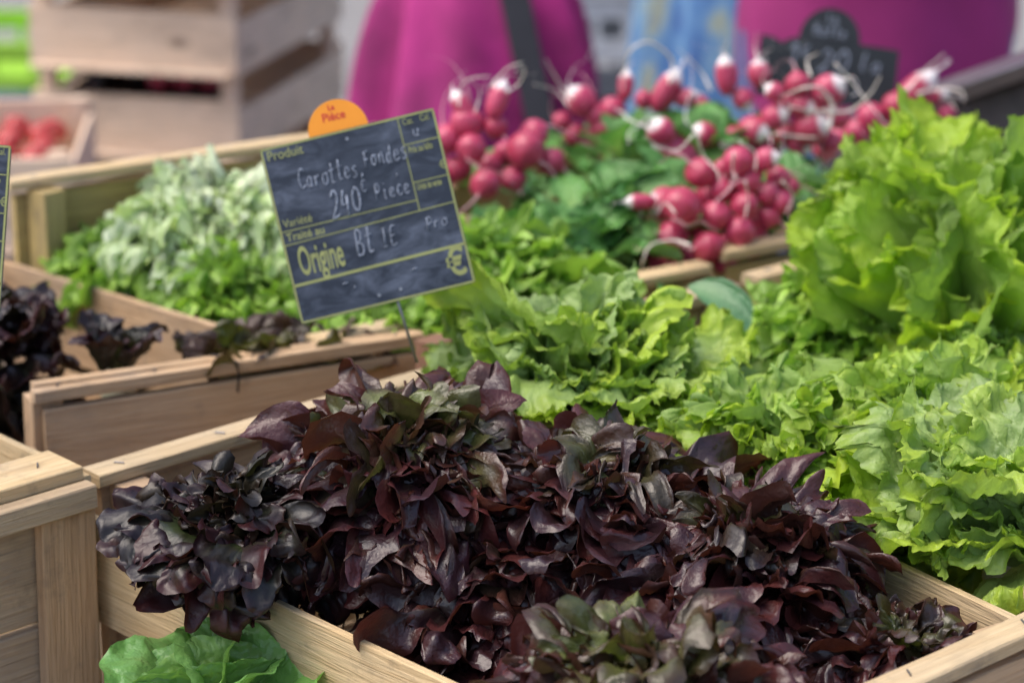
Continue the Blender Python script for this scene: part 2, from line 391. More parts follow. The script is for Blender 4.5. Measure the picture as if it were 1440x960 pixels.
def P2(px, py, z=.8):
    v = at(px, py, z); return (v.x, v.y)
def add2(a, b, s=1): return (a[0]+b[0]*s, a[1]+b[1]*s)
def sub2(a, b): return (a[0]-b[0], a[1]-b[1])

RIM = .80; HT = .215; TABLE = RIM-HT
C1_BL, C1_BR = P2(115, 657), P2(664, 497)
C1_FL, C1_FR = P2(1035, 1072), P2(1485, 872)
crate(C1_FL, C1_FR, C1_BR, C1_BL, RIM, HT, 'large wooden crate in the foreground holding the dark red oakleaf lettuces', (W_WARM, W_PALE, W_PALE), side_drop=.034, right_drop=.012, seed=3, slat_h=.092)
C2_FL, C2_FR = P2(49, 553, .80), P2(597, 470, .80)
C2_BR = P2(-40, 352, .80); C2_BL = add2(C2_FL, sub2(C2_BR, C2_FR))
crate(C2_FL, C2_FR, C2_BR, C2_BL, RIM, HT, 'wooden crate with a split top rail and dark wire tie, behind the foreground crate', (W_WARM, W_WARM, W_WARM), side_drop=.05, right_drop=.12, seed=5, split=True,
      tie=[(.50, 0, 1, 3)])
C3_FL, C3_BL = P2(446, 478, .80), P2(8, 350, .80)
C3_FR = P2(1000, 372, .80); C3_BR = add2(C3_BL, sub2(C3_FR, C3_FL))
crate(C3_FL, C3_FR, C3_BR, C3_BL, RIM, HT, 'yellowish wooden crate of green lettuces with a tall far end, under the slate sign', (W_YEL, W_WARM, W_PALE), side_drop=.012, far_extra=.075, seed=7, rail=(.024, .010))
C6_BL, C6_BR = P2(626, 482, .80), P2(1016, 388, .80)
C6_FL = add2(C1_FR, (.024, .030)); C6_FR = add2(C6_FL, sub2(C6_BR, C6_BL))
C6_FL = add2(C6_FL, (-.02, .02))
crate(C6_FL, C6_FR, C6_BR, C6_BL, RIM-.004, HT-.004, 'wooden crate full of pale green batavia lettuces, right beside the red oakleaf crate', (W_PALE, W_YEL, W_PALE), side_drop=.040, seed=9)
bk = at(612, 500, .79); m = MB(); m.board((bk.x, bk.y, .66), (bk.x, bk.y, .806), (.7, .7, 0), .030, .024, 91, nseg=3); blk_ = m.build('wooden_stake', W_BLOCK, None); tag(blk_, 'short red-brown wooden block standing at the corner between three crates, beside the sign rod', 'block')
C5_BL = add2(C6_BR, (.020, .012)); C5_BR = add2(C5_BL, (.30, .25)); C5_FL = add2(C6_FR, (.03, .02)); C5_FR = add2(C5_FL, (.30, .25))
crate(C5_FL, C5_FR, C5_BR, C5_BL, RIM+.0, HT, 'wooden crate at far right under the tall ribbed green lettuce', (W_YEL, W_YEL, W_PALE), side_drop=.035, seed=10)
e43 = sub2(C3_FR, C3_FL); e43 = (e43[0]*1.05, e43[1]*1.05)
C4_FL = add2(C3_FR, (.014, .012)); C4_BL = add2(C3_BR, (.014, .012)); 
crate(C4_FL, add2(C4_FL, e43), add2(C4_BL, e43), C4_BL, RIM+.01, HT+.01, 'wooden crate hidden under the heap of radish bunches', (W_YEL, W_WARM, W_PALE), seed=12)
# left front crate: near end faces us, its right corner near the edge of the picture
C0_FR = P2(116, 655, .815); d0 = Vector(sub2(C1_BR, C1_BL)).normalized(); q0 = Vector(sub2(C1_BL, C1_FL)).normalized()
C0_FL = (C0_FR[0]-d0.x*.40, C0_FR[1]-d0.y*.40); C0_BR = (C0_FR[0]+q0.x*.42, C0_FR[1]+q0.y*.42); C0_BL = (C0_FL[0]+q0.x*.42, C0_FL[1]+q0.y*.42)
c0 = crate(C0_FL, C0_FR, C0_BR, C0_BL, .815, .23, 'weathered crate cut by the left edge, its thick corner post facing us', (W_GREY, W_PALE, W_PALE), seed=15, side_drop=.010, rail=(.05, .012), posts=.03)
# thick outer corner post and thick rail on the near end
dd = Vector((d0.x, d0.y, 0)); fr = Vector((C0_FR[0], C0_FR[1], 0)); nn = Vector((-q0.x, -q0.y, 0)).normalized()
m = MB(); m.board(fr-dd*.028+nn*.007+Vector((0, 0, .586)), fr-dd*.024+nn*.007+Vector((0, 0, .783)), dd, .050, .012, 77, nseg=4); m.build('corner_post', W_WARM, c0)
m = MB(); m.board(fr-dd*.40+nn*.010+Vector((0, 0, .794)), fr-dd*.000+nn*.010+Vector((0, 0, .794)), Vector((0, 0, 1)), .020, .016, 78); m.build('end_board', W_GREY, c0)

# the table the crates stand on
def stall_table():
    root = empty('stall_table', (.0, 2.2, 0), 'wooden trestle table carrying the produce crates', 'table')
    m = MB(); e = Vector((.72, .69, 0)).normalized(); f = Vector((.69, -.72, 0)).normalized(); c = Vector((.08, 2.05, TABLE-.018))
    for k in range(7):
        p = c+e*((k-3)*.255)
        m.board(p-f*1.05, p+f*.95, e, .25, .03, 200+k, nseg=6)
    m.build('tabletop', W_GREY, root)
    for sx in (-.75, .75):
        for sy in (-.8, .7):
            m = MB(); p = c+e*sx+f*sy; m.board((p.x, p.y, 0), (p.x, p.y, TABLE-.035), e, .06, .06, 210, nseg=2); m.build('leg', W_GREY, root)
stall_table()

# ------------------------------------------------------------------ leaves
class Leaves:
    def __init__(s): s.V = []; s.F = []; s.UV = []; s.C = []; s.n = 0
    def leaf(s, rng, root, az, e0, L, wid=.8, phimax=1.15, q=1.25, bend=.8, bp=1.3, cup=.15, lobes=None, ruf=(), nphi=48, nr=12, roll=0.0, outer=1.0, lobe_amp=.25, jag=.0, curl=0.0, zmin=None, tang=.5, ell=0.0, blis=0.0, lcurl=0.0, blf=55, turb=0.0, tp=2.5):
        r = .04+.96*(1-(1-np.linspace(0, 1, nr))**1.5); ph = np.linspace(-1, 1, nphi)*phimax
        PH, RR = np.meshgrid(ph, r)
        out = np.ones(nphi)
        if lobes:
            nl, o0 = lobes; out = out*(1-lobe_amp+lobe_amp*np.abs(np.cos(nl*ph+o0))**.55)
        out *= 1+.08*np.sin(2.3*ph+rng.rand()*6)+.05*np.sin(5.1*ph+rng.rand()*6)
        if jag: out *= 1+jag*np.interp(np.arange(nphi), np.arange(0, nphi+1, 1), rng.randn(nphi+1))
        OUT = 1+(out-1)*RR**2.5
        if ell: # longer leaf: sides pulled in
            OUT = OUT*(1-ell*(PH/phimax)**2)
        X = wid*RR**q*L*OUT*np.sin(PH); Y = RR*L*OUT*np.cos(PH)
        H = cup*L*(np.abs(PH)/phimax)**1.6*RR**1.2*(.8+.4*rng.rand())
        dP = np.zeros_like(X)
        if blis:   # puckered blade between the veins
            bl = np.zeros_like(X)
            for _ in range(4):
                th = rng.rand()*6.28; f = blf*(.6+.9*rng.rand()); bl += np.sin(f*(X*math.cos(th)+Y*math.sin(th))*(.1/L)**.3*2.2+rng.rand()*6.28+1.5*np.sin(X*40+rng.rand()*6))
            H = H+blis*L*bl*np.minimum(1, np.abs(PH)/phimax*3+.25)*np.minimum(1, RR*1.5)*(1-.4*RR)
        if lcurl and lobes:   # every lobe curls its own way
            nl, o0 = lobes; idx = np.floor((nl*PH+o0)/pi+.5).astype(int)-int(np.floor((-nl*phimax+o0)/pi-1)); amps = rng.uniform(-1, .6, 40)
            H = H+lcurl*L*amps[np.clip(idx, 0, 39)]*np.abs(np.cos(nl*PH+o0))*np.maximum(RR-.45, 0)**1.6*2.6
        for (k, amp, p) in ruf:
            a0, a1, a2 = rng.rand(3)*6.28; kk = k*(.85+.3*rng.rand())
            mod = .55+.45*np.sin(PH*(1.7+rng.rand()*1.5)+a1)
            arg = kk*PH+a0+1.6*np.sin(PH*2.3+a2)+2.2*np.sin(RR*(4+4*a0/6)+PH*3+a1)
            H = H+amp*L*RR**p*np.sin(arg)*mod
            dP = dP+tang*amp*L*RR**p*np.cos(arg)*mod
        X = X+dP*np.cos(PH); Y = Y-dP*np.sin(PH)
        if turb:   # irregular crumpling, stronger towards the margin
            X0, Y0 = X.copy(), Y.copy()
            for wl, am in ((.060, .0085), (.030, .0052), (.015, .0028), (.008, .0014)):
                for _ in range(3):
                    th = rng.rand()*6.28; k_ = 6.28/wl*(.7+.6*rng.rand()); dv = rng.randn(3); dv /= np.linalg.norm(dv); dv[2] *= 1.3
                    wv = np.sin(k_*(X0*math.cos(th)+Y0*math.sin(th))+rng.rand()*6.28+1.3*np.sin(k_*.5*(X0*math.sin(th)-Y0*math.cos(th))))*am*turb*RR**tp
                    X = X+wv*dv[0]*.6; Y = Y+wv*dv[1]*.6; H = H+wv*dv[2]
        if curl: # margin rolls to the outside
            H = H-curl*L*np.maximum(RR-.7, 0)**1.5*3
        # bend along the length
        ys = np.linspace(-.2, 1.35, 48); e = e0-bend*np.sign(ys)*np.abs(ys)**bp
        dy = (ys[1]-ys[0])*L; i0 = np.argmin(np.abs(ys))
        pr = np.cumsum(np.cos(e))*dy; pz = np.cumsum(np.sin(e))*dy; pr -= pr[i0]; pz -= pz[i0]
        yn = Y/L; Pr = np.interp(yn, ys, pr); Pz = np.interp(yn, ys, pz); E = np.interp(yn, ys, e)
        cr, sr = math.cos(roll), math.sin(roll)
        X2 = X*cr-H*sr; H2 = X*sr+H*cr
        rad = Pr-np.sin(E)*H2; z = Pz+np.cos(E)*H2
        ca, sa = math.cos(az), math.sin(az)
        x = root[0]+rad*ca-X2*sa; y = root[1]+rad*sa+X2*ca; z = root[2]+z
        if zmin is not None: z = np.maximum(z, zmin+.004*rng.rand())
        V = np.stack([x, y, z], -1).reshape(-1, 3)
        i = np.arange(nr-1)[:, None]*nphi+np.arange(nphi-1)[None]
        # wind so that the front of the face is the inner (upper) side of the leaf
        F = np.stack([i, i+nphi, i+nphi+1, i+1], -1).reshape(-1, 4)
        s.V.append(V); s.F.append(F+s.n); s.n += len(V)
        s.UV.append(np.stack([(PH/phimax*.5+.5), RR], -1).reshape(-1, 2))
        C = np.zeros((nr*nphi, 4)); C[:, 0] = RR.ravel(); C[:, 1] = rng.rand(); C[:, 2] = outer; C[:, 3] = 1; s.C.append(C)
    def build(s, name, mat, parent=None, loc=(0, 0, 0)):
        V = np.concatenate(s.V); F = np.concatenate(s.F); UV = np.concatenate(s.UV); C = np.concatenate(s.C)
        me = bpy.data.meshes.new(name); me.vertices.add(len(V)); me.vertices.foreach_set('co', V.ravel().astype(np.float32))
        me.loops.add(F.size); me.loops.foreach_set('vertex_index', F.ravel().astype(np.int32))
        me.polygons.add(len(F)); me.polygons.foreach_set('loop_start', np.arange(0, F.size, 4, dtype=np.int32)); me.polygons.foreach_set('loop_total', np.full(len(F), 4, dtype=np.int32))
        me.polygons.foreach_set('use_smooth', np.ones(len(F), dtype=bool))
        uvl = me.uv_layers.new(name='leaf'); uvl.data.foreach_set('uv', UV[F.ravel()].ravel().astype(np.float32))
        ca = me.color_attributes.new('leafc', 'FLOAT_COLOR', 'POINT'); ca.data.foreach_set('color', C.ravel().astype(np.float32))
        me.materials.append(mat); me.update(calc_edges=True)
        o = bpy.data.objects.new(name, me); COL.objects.link(o)
        if parent is not None: o.parent = parent
        o.location = loc
        return o

GA = 2.39996
def head(kind, px, py, ztop, label, seed, Rr=.12, H=.13, name='lettuce', n=None, mat=None, rot=0.0, tilt=(0, 0), group=None, extra=None, cat='lettuce'):
    rng = np.random.RandomState(seed)
    top = at(px, py, ztop); LV = Leaves()
    J = lambda k: rng.randn()*k
    if kind == 'oak':       # many lobed leaves forming a dome
        n = n or 110
        for i in range(n):
            t = ((i+.5)/n)**.7; az = rot+i*GA+J(.5)
            e0 = R_(82-74*t**1.05)+J(.27); L = Rr*(.62+.40*t)*(1+J(.13))
            LV.leaf(rng, (0.020*t*cos(az), .020*t*sin(az), H*.30*(1-t)), az, e0, L, wid=.58+.28*rng.rand()-.10*(1-t), phimax=1.35+.25*rng.rand(), q=2.0, bend=.9+1.4*rng.rand()+.2*t, bp=3.2,
                    cup=.16*rng.randn()+.03, lobes=(5.0+2.0*rng.rand(), rng.rand()*3), lobe_amp=.36, lcurl=.36, ruf=((8+3*rng.rand(), .12, 3.0), (22, .035, 5)), nphi=84, nr=17, roll=J(.42), outer=t, curl=.12*rng.rand(), tang=.7, blis=.007, turb=.46, tp=1.6)
    elif kind == 'frill':   # batavia / lollo: dome of tightly frilled leaves
        n = n or 100
        for i in range(n):
            t = ((i+.5)/n)**.72; az = rot+i*GA+J(.5)
            e0 = R_(86-72*t**1.1)+J(.14); L = Rr*(.62+.36*t)*(1+J(.11))
            LV.leaf(rng, (.02*t*cos(az), .02*t*sin(az), H*.30*(1-t)), az, e0, L, wid=.72+.2*rng.rand(), phimax=1.3, q=1.6, bend=.9+.9*rng.rand()+.2*t, bp=2.6,
                    cup=.06+J(.10), ruf=((7+3*rng.rand(), .08, 3.4), (20+6*rng.rand(), .065, 5), (50, .038, 8)), turb=.62, tp=1.5, nphi=170, nr=20, roll=J(.28), outer=t, jag=.010, tang=.95, blis=.012)
    elif kind == 'big':     # large loose leaves standing up and falling open
        n = n or 30
        for i in range(n):
            t = ((i+.5)/n)**.8; az = rot+i*GA+J(.4)
            e0 = R_(94-58*t)+J(.15); L = Rr*(.85+.30*t)*(1+J(.12))
            LV.leaf(rng, (.02*t*cos(az), .02*t*sin(az), H*.1*(1-t)), az, e0, L, wid=.68+.2*rng.rand(), phimax=1.2, q=1.5, bend=.35+.8*rng.rand()+.3*t, bp=3.0,
                    cup=.10+J(.16), ruf=((6+3*rng.rand(), .07, 3.0), (18+6*rng.rand(), .045, 6), (50, .022, 11)), turb=.50, tp=1.6, nphi=180, nr=28, roll=J(.30), outer=t, jag=.012, tang=.85, blis=.022)
    elif kind == 'stand':   # tall leaves, mostly seen from their ribbed backs
        n = n or 26
        for i in range(n):
            t = ((i+.5)/n)**.8; az = rot+i*GA+J(.35)
            e0 = R_(96-34*t)+J(.10); L = Rr*(.98+.12*t)*(1+J(.10))
            LV.leaf(rng, (.035*t*cos(az), .035*t*sin(az), 0), az, e0, L, wid=.78+.15*rng.rand(), phimax=1.15, q=1.1, bend=.1+.4*rng.rand()+.8*t*rng.rand(), bp=5.0,
                    cup=.16+J(.06), ruf=((6+3*rng.rand(), .06, 5), (17+6*rng.rand(), .050, 8), (46, .030, 12)), turb=.55, tp=5.0, nphi=190, nr=34, roll=J(.15), outer=t, jag=.012, tang=.9, blis=.005)
    elif kind == 'smooth':  # butterhead: broad smooth leaves
        n = n or 20
        for i in range(n):
            t = ((i+.5)/n); az = rot+i*GA+J(.25)
            e0 = R_(98-62*t**1.2); L = Rr*(.72+.35*t)*(1+J(.06))
            LV.leaf(rng, (.015*t*cos(az), .015*t*sin(az), H*.2*(1-t)), az, e0, L, wid=.62+.12*rng.rand(), phimax=1.25, q=1.15, bend=.15+.9*t*rng.rand()+.2*t, bp=2.6,
                    cup=.34-.1*t, ruf=((4.0, .045, 1.6), (11, .018, 3)), nphi=80, nr=22, roll=J(.15), outer=t, tang=.5, curl=.06, blis=.012, blf=40)
    elif kind == 'butter':  # a few very broad cupped leaves round a small heart
        n = n or 12
        for i in range(n):
            t = ((i+.5)/n); az = rot+i*GA+J(.25)
            e0 = R_(92-66*t**1.1); L = Rr*(.62+.45*t)*(1+J(.05))
            LV.leaf(rng, (.012*t*cos(az), .012*t*sin(az), H*.2*(1-t)), az, e0, L, wid=.98+.15*rng.rand(), phimax=1.35, q=1.05, bend=.1+.8*t*rng.rand()+.2*t, bp=2.6,
                    cup=.30-.16*t, ruf=((4.0, .05, 2.2), (11, .018, 4)), nphi=110, nr=34, roll=J(.12), outer=t, tang=.5, curl=.10, blis=.010, blf=30, turb=.25, tp=1.5)
    elif kind == 'endive':  # pale ribs, toothed edges, spreading
        n = n or 130
        for i in range(n):
            t = ((i+.5)/n)**.7; az = rot+i*GA+J(.6)
            e0 = R_(68-56*t)+J(.28); L = Rr*(.62+.42*t)*(1+J(.14))
            LV.leaf(rng, (.02*t*cos(az), .02*t*sin(az), H*.15*(1-t)), az, e0, L, wid=.12+.12*rng.rand(), phimax=1.3, q=1.3, bend=.9+1.2*rng.rand(), bp=2.0,
                    cup=.12, lobes=(8, rng.rand()*3), lobe_amp=.40, ruf=((8, .08, 2.0), (24, .05, 3)), turb=.9, tp=.8, nphi=80, nr=22, roll=J(.6), outer=t, tang=.9)
    elif kind == 'curly':   # green oakleaf / small curled lobes
        n = n or 90
        for i in range(n):
            t = ((i+.5)/n)**.72; az = rot+i*GA+J(.5)
            e0 = R_(90-78*t)+J(.17); L = Rr*(.60+.40*t)*(1+J(.1))
            LV.leaf(rng, (.02*t*cos(az), .02*t*sin(az), H*.3*(1-t)), az, e0, L, wid=.55+.18*rng.rand(), phimax=1.2, q=1.9, bend=.6+.9*rng.rand()+.3*t, bp=2.6,
                    cup=.05+J(.1), lobes=(6+2*rng.rand(), rng.rand()*3), lobe_amp=.28, lcurl=.25, ruf=((8+3*rng.rand(), .11, 3.0), (26, .04, 5)), turb=.55, tp=1.6, nphi=110, nr=16, roll=J(.35), outer=t, tang=.9)
    elif kind == 'cos':     # few upright pointed leaves
        n = n or 12
        for i in range(n):
            t = ((i+.5)/n); az = rot+i*GA+rng.randn()*.3
            LV.leaf(rng, (.012*cos(az), .012*sin(az), 0), az, R_(90-48*t)+rng.randn()*.08, Rr*(1.0+.35*t), wid=.55, phimax=.95, q=1.0, bend=.3+.5*rng.rand(), bp=2.5, cup=.30, ruf=((4, .05, 1.8), (13, .02, 3)), turb=.45, tp=1.5, blis=.018, nphi=60, nr=24, roll=rng.randn()*.2, outer=t, ell=.25)
    if extra: extra(LV, rng)
    # stem stub
    Z = np.concatenate([v[:, 2] for v in LV.V]); zt = np.percentile(Z, 99.5)
    base = (top.x, top.y, ztop-zt)
    root = LV.build(name, mat, None, base)
    root.rotation_euler = (tilt[0], tilt[1], 0)
    tag(root, label, cat, group)
    m = MB(); m.tube([(base[0], base[1], base[2]-.028), (base[0], base[1], base[2]-.012), (base[0], base[1], base[2]+.02)], [.012, .017, .012], 12)
    m.build('stem', M_STEM, root, smooth=True)
    return root
M_STEM = simple('cut_stem', (.55, .55, .38), .6)

GR_RED = 'red oakleaf lettuces in the foreground crate'
def drape(n, az0, spread, L, bend=1.5, e=.35, mat=None):
    def f(LV, rng):
        for i in range(n):
            az = az0+(i/(max(1, n-1))-.5)*spread
            LV.leaf(rng, (0.02*cos(az), .02*sin(az), .02), az, e+rng.randn()*.08, L*(1+rng.randn()*.06), wid=.75, phimax=1.1, q=1.3, bend=bend, bp=1.3, cup=.06, lobes=(4.6, rng.rand()*2), lobe_amp=.30, lcurl=.2, turb=.4, tp=1.5, blis=.008,
                    ruf=((6, .08, 2.6), (17, .03, 4)), nphi=90, nr=20, roll=rng.randn()*.15, outer=1.0)
    return f
head('oak', 570, 575, .880, 'highest dark red oakleaf lettuce in the foreground crate, with a green-tinged heart', 119, .106, .12, name='red_oakleaf_lettuce', mat=M_REDHEART, group=GR_RED, n=230)
head('oak', 335, 668, .848, 'blackish red lettuce spilling over the left side of the foreground crate', 12, .074, .10, name='red_oakleaf_lettuce', mat=M_REDDARK, group=GR_RED, n=80, extra=drape(8, R_(238), 1.8, .082, 1.5, .5))
head('oak', 845, 635, .858, 'dark red oakleaf lettuce right of the highest one, against the pale green batavias', 13, .104, .12, name='red_oakleaf_lettuce', mat=M_REDOAK, group=GR_RED, n=170)
head('oak', 1055, 712, .840, 'dark red oakleaf lettuce against the right side of the foreground crate', 14, .102, .12, name='red_oakleaf_lettuce', mat=M_REDOAK, group=GR_RED, n=170)
head('oak', 705, 750, .805, 'shaded dark lettuce in the middle of the foreground crate, lowest of its heap', 15, .108, .12, name='red_oakleaf_lettuce', mat=M_REDOAK, group=GR_RED, n=120)
head('oak', 900, 895, .830, 'red oakleaf lettuce with a yellow-green heart, nearest us at the bottom edge', 16, .105, .12, name='red_oakleaf_lettuce', mat=M_REDHEART, group=GR_RED, n=170)
head('oak', 1270, 872, .788, 'small dark red lettuce in the right corner of the foreground crate', 17, .075, .09, name='red_oakleaf_lettuce', mat=M_REDOAK, group=GR_RED, n=70)

GR_G = 'green lettuces on the right of the stall'
head('big', 830, 415, .895, 'tall pale green batavia lettuce with loose upright leaves, just behind the red lettuces', 21, .126, .18, name='batavia_lettuce', mat=M_BATPALE, group=GR_G, n=44)
head('frill', 1085, 562, .848, 'finely frilled yellow-green lettuce in the middle of the batavia crate', 22, .118, .13, name='batavia_lettuce', mat=M_BATAVIA, group=GR_G, n=120)
head('frill', 1320, 530, .862, 'finely frilled green lettuce at the right edge of the batavia crate', 23, .125, .13, name='batavia_lettuce', mat=M_BATAVIA, group=GR_G)
head('big', 1425, 592, .880, 'broad crumpled pale green lettuce overhanging the right side of the foreground crate', 24, .108, .15, name='batavia_lettuce', mat=M_BATPALE, group=GR_G, n=44)
head('curly', 1180, 372, .86, 'curly bright green oakleaf lettuce below the radishes', 25, .104, .13, name='green_oakleaf_lettuce', mat=M_OAKGREEN, group=GR_G, n=110)
head('stand', 1375, 195, .985, 'tall green batavia lettuce with finely ribbed standing leaves at top right', 26, .190, .2, name='batavia_lettuce', mat=M_BATLEAF, group=GR_G, n=22)
head('frill', 1400, 455, .85, 'green frilled lettuce under the tall ribbed one at the right edge', 27, .10, .12, name='batavia_lettuce', mat=M_BATAVIA, group=GR_G, n=46)

GR_C = 'green lettuces in the crate under the slate sign'
head('curly', 160, 322, .825, 'bright green curly lettuce at the far left corner of the yellowish crate', 31, .080, .1, name='green_oakleaf_lettuce', mat=M_OAKGREEN, group=GR_C)
head('curly', 325, 352, .828, 'bright green curly lettuce just left of the slate sign', 32, .082, .1, name='green_oakleaf_lettuce', mat=M_OAKGREEN, group=GR_C)
head('endive', 295, 258, .872, 'white-ribbed pale endive standing behind the curly lettuces', 33, .112, .14, name='endive', mat=M_FRISEE, group=GR_C, n=190, cat='endive')
head('curly', 500, 400, .82, 'green lettuce mostly hidden behind the slate sign', 34, .085, .1, name='green_oakleaf_lettuce', mat=M_OAKGREEN, group=GR_C)
head('curly', 700, 330, .865, 'green lettuce with rounded leaves right of the slate sign', 35, .115, .12, name='green_oakleaf_lettuce', mat=M_OAKGREEN, group=GR_C, n=110)
head('endive', 500, 270, .88, 'pale endive hidden behind the slate sign', 36, .11, .14, name='endive', mat=M_FRISEE, group=GR_C, n=40, cat='endive')

GR_D = 'dark lettuces in the crate with the wire tie'
head('big', -25, 415, .835, 'purple-black lettuce at the left edge behind the weathered crate', 41, .068, .12, name='red_lettuce', mat=M_REDDARK, group=GR_D, n=40)
head('oak', 20, 560, .745, 'low dark red lettuce between the weathered crate and the split rail', 42, .09, .1, name='red_lettuce', mat=M_REDDARK, group=GR_D, n=60)
head('cos', 160, 458, .826, 'small purple cos lettuce with one pointed tip over the split rail', 43, .046, .12, name='cos_lettuce', mat=M_REDDARK, group=GR_D, n=7)
head('cos', 350, 462, .812, 'bronze-green cos lettuce with a glossy blistered leaf over the split rail', 44, .066, .12, name='cos_lettuce', mat=M_BRONZE, group=GR_D, n=18)
head('cos', 450, 458, .809, 'bronze-green cos lettuce below the slate sign', 45, .062, .12, name='cos_lettuce', mat=M_BRONZE, group=GR_D, n=10)

butter = head('butter', 318, 900, .742, 'smooth green butterhead lettuce at the bottom edge, in front of the crate side', 51, .098, .12, name='butterhead_lettuce', mat=M_BUTTER, n=13)
# the low crate it sits in (out of the frame, resting on a lower bench)
bx = butter.location
for_ = Vector((sub2(C1_FL, C1_BL))).normalized(); rt = Vector((sub2(C1_BR, C1_BL))).normalized()
cc = Vector((bx.x, bx.y)) + for_*.10 - rt*.06
crate(tuple(cc+for_*.25-rt*.17), tuple(cc+for_*.25+rt*.13), tuple(cc-for_*.14+rt*.13), tuple(cc-for_*.14-rt*.17), .65, .14, 'low crate under the butterhead lettuce in front of the stall', (W_PALE, W_PALE, W_PALE), seed=44)
def bench():
    root = empty('bench', (cc.x, cc.y, 0), 'low wooden bench in front of the stall carrying a crate', 'bench')
    c = Vector((cc.x, cc.y, .495)); e = Vector((rt.x, rt.y, 0)); f = Vector((for_.x, for_.y, 0))
    m = MB(); m.board(c-f*.35, c+f*.45, e, .36, .025, 88); m.build('seat', W_GREY, root)
    for a in (-.3, .4):
        for b in (-.13, .13):
            m = MB(); p = c+f*a+e*b; m.board((p.x, p.y, 0), (p.x, p.y, .48), e, .04, .04, 5, nseg=2); m.build('leg', W_GREY, root)
bench()

# ------------------------------------------------------------------ radishes
def radish_mat():
    T = NT('radish_skin'); at_ = T.n('ShaderNodeAttribute', attribute_name='rc'); sp = T.n('ShaderNodeSeparateColor'); T.put(sp.inputs[0], at_.outputs['Color'])
    ob = T.n('ShaderNodeTexCoord').outputs['Object']; n = T.noise(ob, 70, 4); n2 = T.noise(ob, 18, 2)
    oi = T.n('ShaderNodeObjectInfo').outputs['Random']
    red = T.mix(T.ramp(n2, [(.35, 0.0), (.65, 1.0)]), (.30, .012, .035), (.52, .06, .13)); red = T.mix(T.math('MULTIPLY', oi, .75), red, (.52, .055, .13)); red = T.mix(T.math('MULTIPLY', T.ramp(T.noise(ob, 40, 5, .7), [(.56, 0.0), (.7, 1.0)]), .35), red, (.60, .30, .30))
    f = T.math('ADD', sp.outputs[0], T.math('MULTIPLY', T.math('SUBTRACT', n, .5), .25), clamp=True)
    c = T.mix(T.ramp(f, [(.42, 0.0), (.62, 1.0)]), red, (.80, .72, .70))
    T.put(T.b.inputs['Base Color'], c); T.b.inputs['Roughness'].default_value = .28
    T.b.inputs['Subsurface Weight'].default_value = .15; T.b.inputs['Subsurface Radius'].default_value = (.01, .004, .004)
    T.put(T.b.inputs['Normal'], T.bump(n, .15, .001)); return T.m
M_RAD = radish_mat()
def radish_mesh(long, white, seed, tail=2.2):
    """unit radius body, tail along +Z; long = length/diameter"""
    rng = np.random.RandomState(seed); ns, na = 22, 20; V = []; F = []; C = []
    ph = rng.rand()*6
    prof = []
    for k in range(ns+1):
        t = k/ns; z = (t*2-1)*long; 
        r = (1-abs(2*t-1)**(2.3 if long > 1.3 else 2.05))**.5 if 0 < t < 1 else .0
        if t > .72: r = r*(1-.5*((t-.72)/.28)**1.3)
        prof.append((max(r, .05 if k else .12), z, t))
    tl = prof[-1][1]; dirx = rng.randn(2)*.5
    p = np.array([0, 0, tl]); d = np.array([dirx[0]*.3, dirx[1]*.3, 1.0]); cx = []
    nt_ = 22
    for k in range(1, nt_+1):
        d = d+rng.randn(3)*.20+np.array([dirx[0], dirx[1], -.05])*.18; d /= np.linalg.norm(d); p = p+d*tail/nt_
        cx.append((p.copy(), (.055*(1-k/nt_)**1.3+.022)))
    rings = [((0, 0, z), r, t) for r, z, t in prof[:-1]]+[((0, 0, tl), .085, 1.0)]+[(tuple(q), r, 1.2) for q, r in cx]
    for (c, r, t) in rings:
        for a in range(na):
            th = 2*pi*a/na; rr = r*(1+.04*sin(2*th+ph)) if t <= 1 else r
            V.append((c[0]+rr*cos(th), c[1]+rr*sin(th), c[2])); C.append((((t-1+white)/white*.8+.1 if white > .3 else (t-.9)*2.5) if t < 1 else (1.0 if white > .3 else .5), 0, 0, 1))
    for k in range(len(rings)-1):
        for a in range(na):
            b = (a+1) % na; F.append([k*na+a, k*na+b, (k+1)*na+b, (k+1)*na+a])
    F.append(list(range(na))[::-1]); F.append([(len(rings)-1)*na+a for a in range(na)])
    me = bpy.data.meshes.new('radish'); me.from_pydata(V, [], F); ca = me.color_attributes.new('rc', 'FLOAT_COLOR', 'POINT')
    ca.data.foreach_set('color', np.array(C, np.float32).ravel()); me.materials.append(M_RAD); me.polygons.foreach_set('use_smooth', [True]*len(F)); me.update(); return me
RM = {'round': [radish_mesh(1.05, .10, s, 3.2+1.3*(s % 3)) for s in range(5)], 'white': [radish_mesh(1.2, .40, 20+s, 4.0+1.2*(s % 3)) for s in range(4)],
      'long': [radish_mesh(2.0, .5, 40+s, 3.8) for s in range(3)]}
rrng = random.Random(5)
CR = Vector((1, 0, 0)); CU = Vector((0, sin(PITCH), cos(PITCH))); CF = Vector((0, cos(PITCH), -sin(PITCH)))
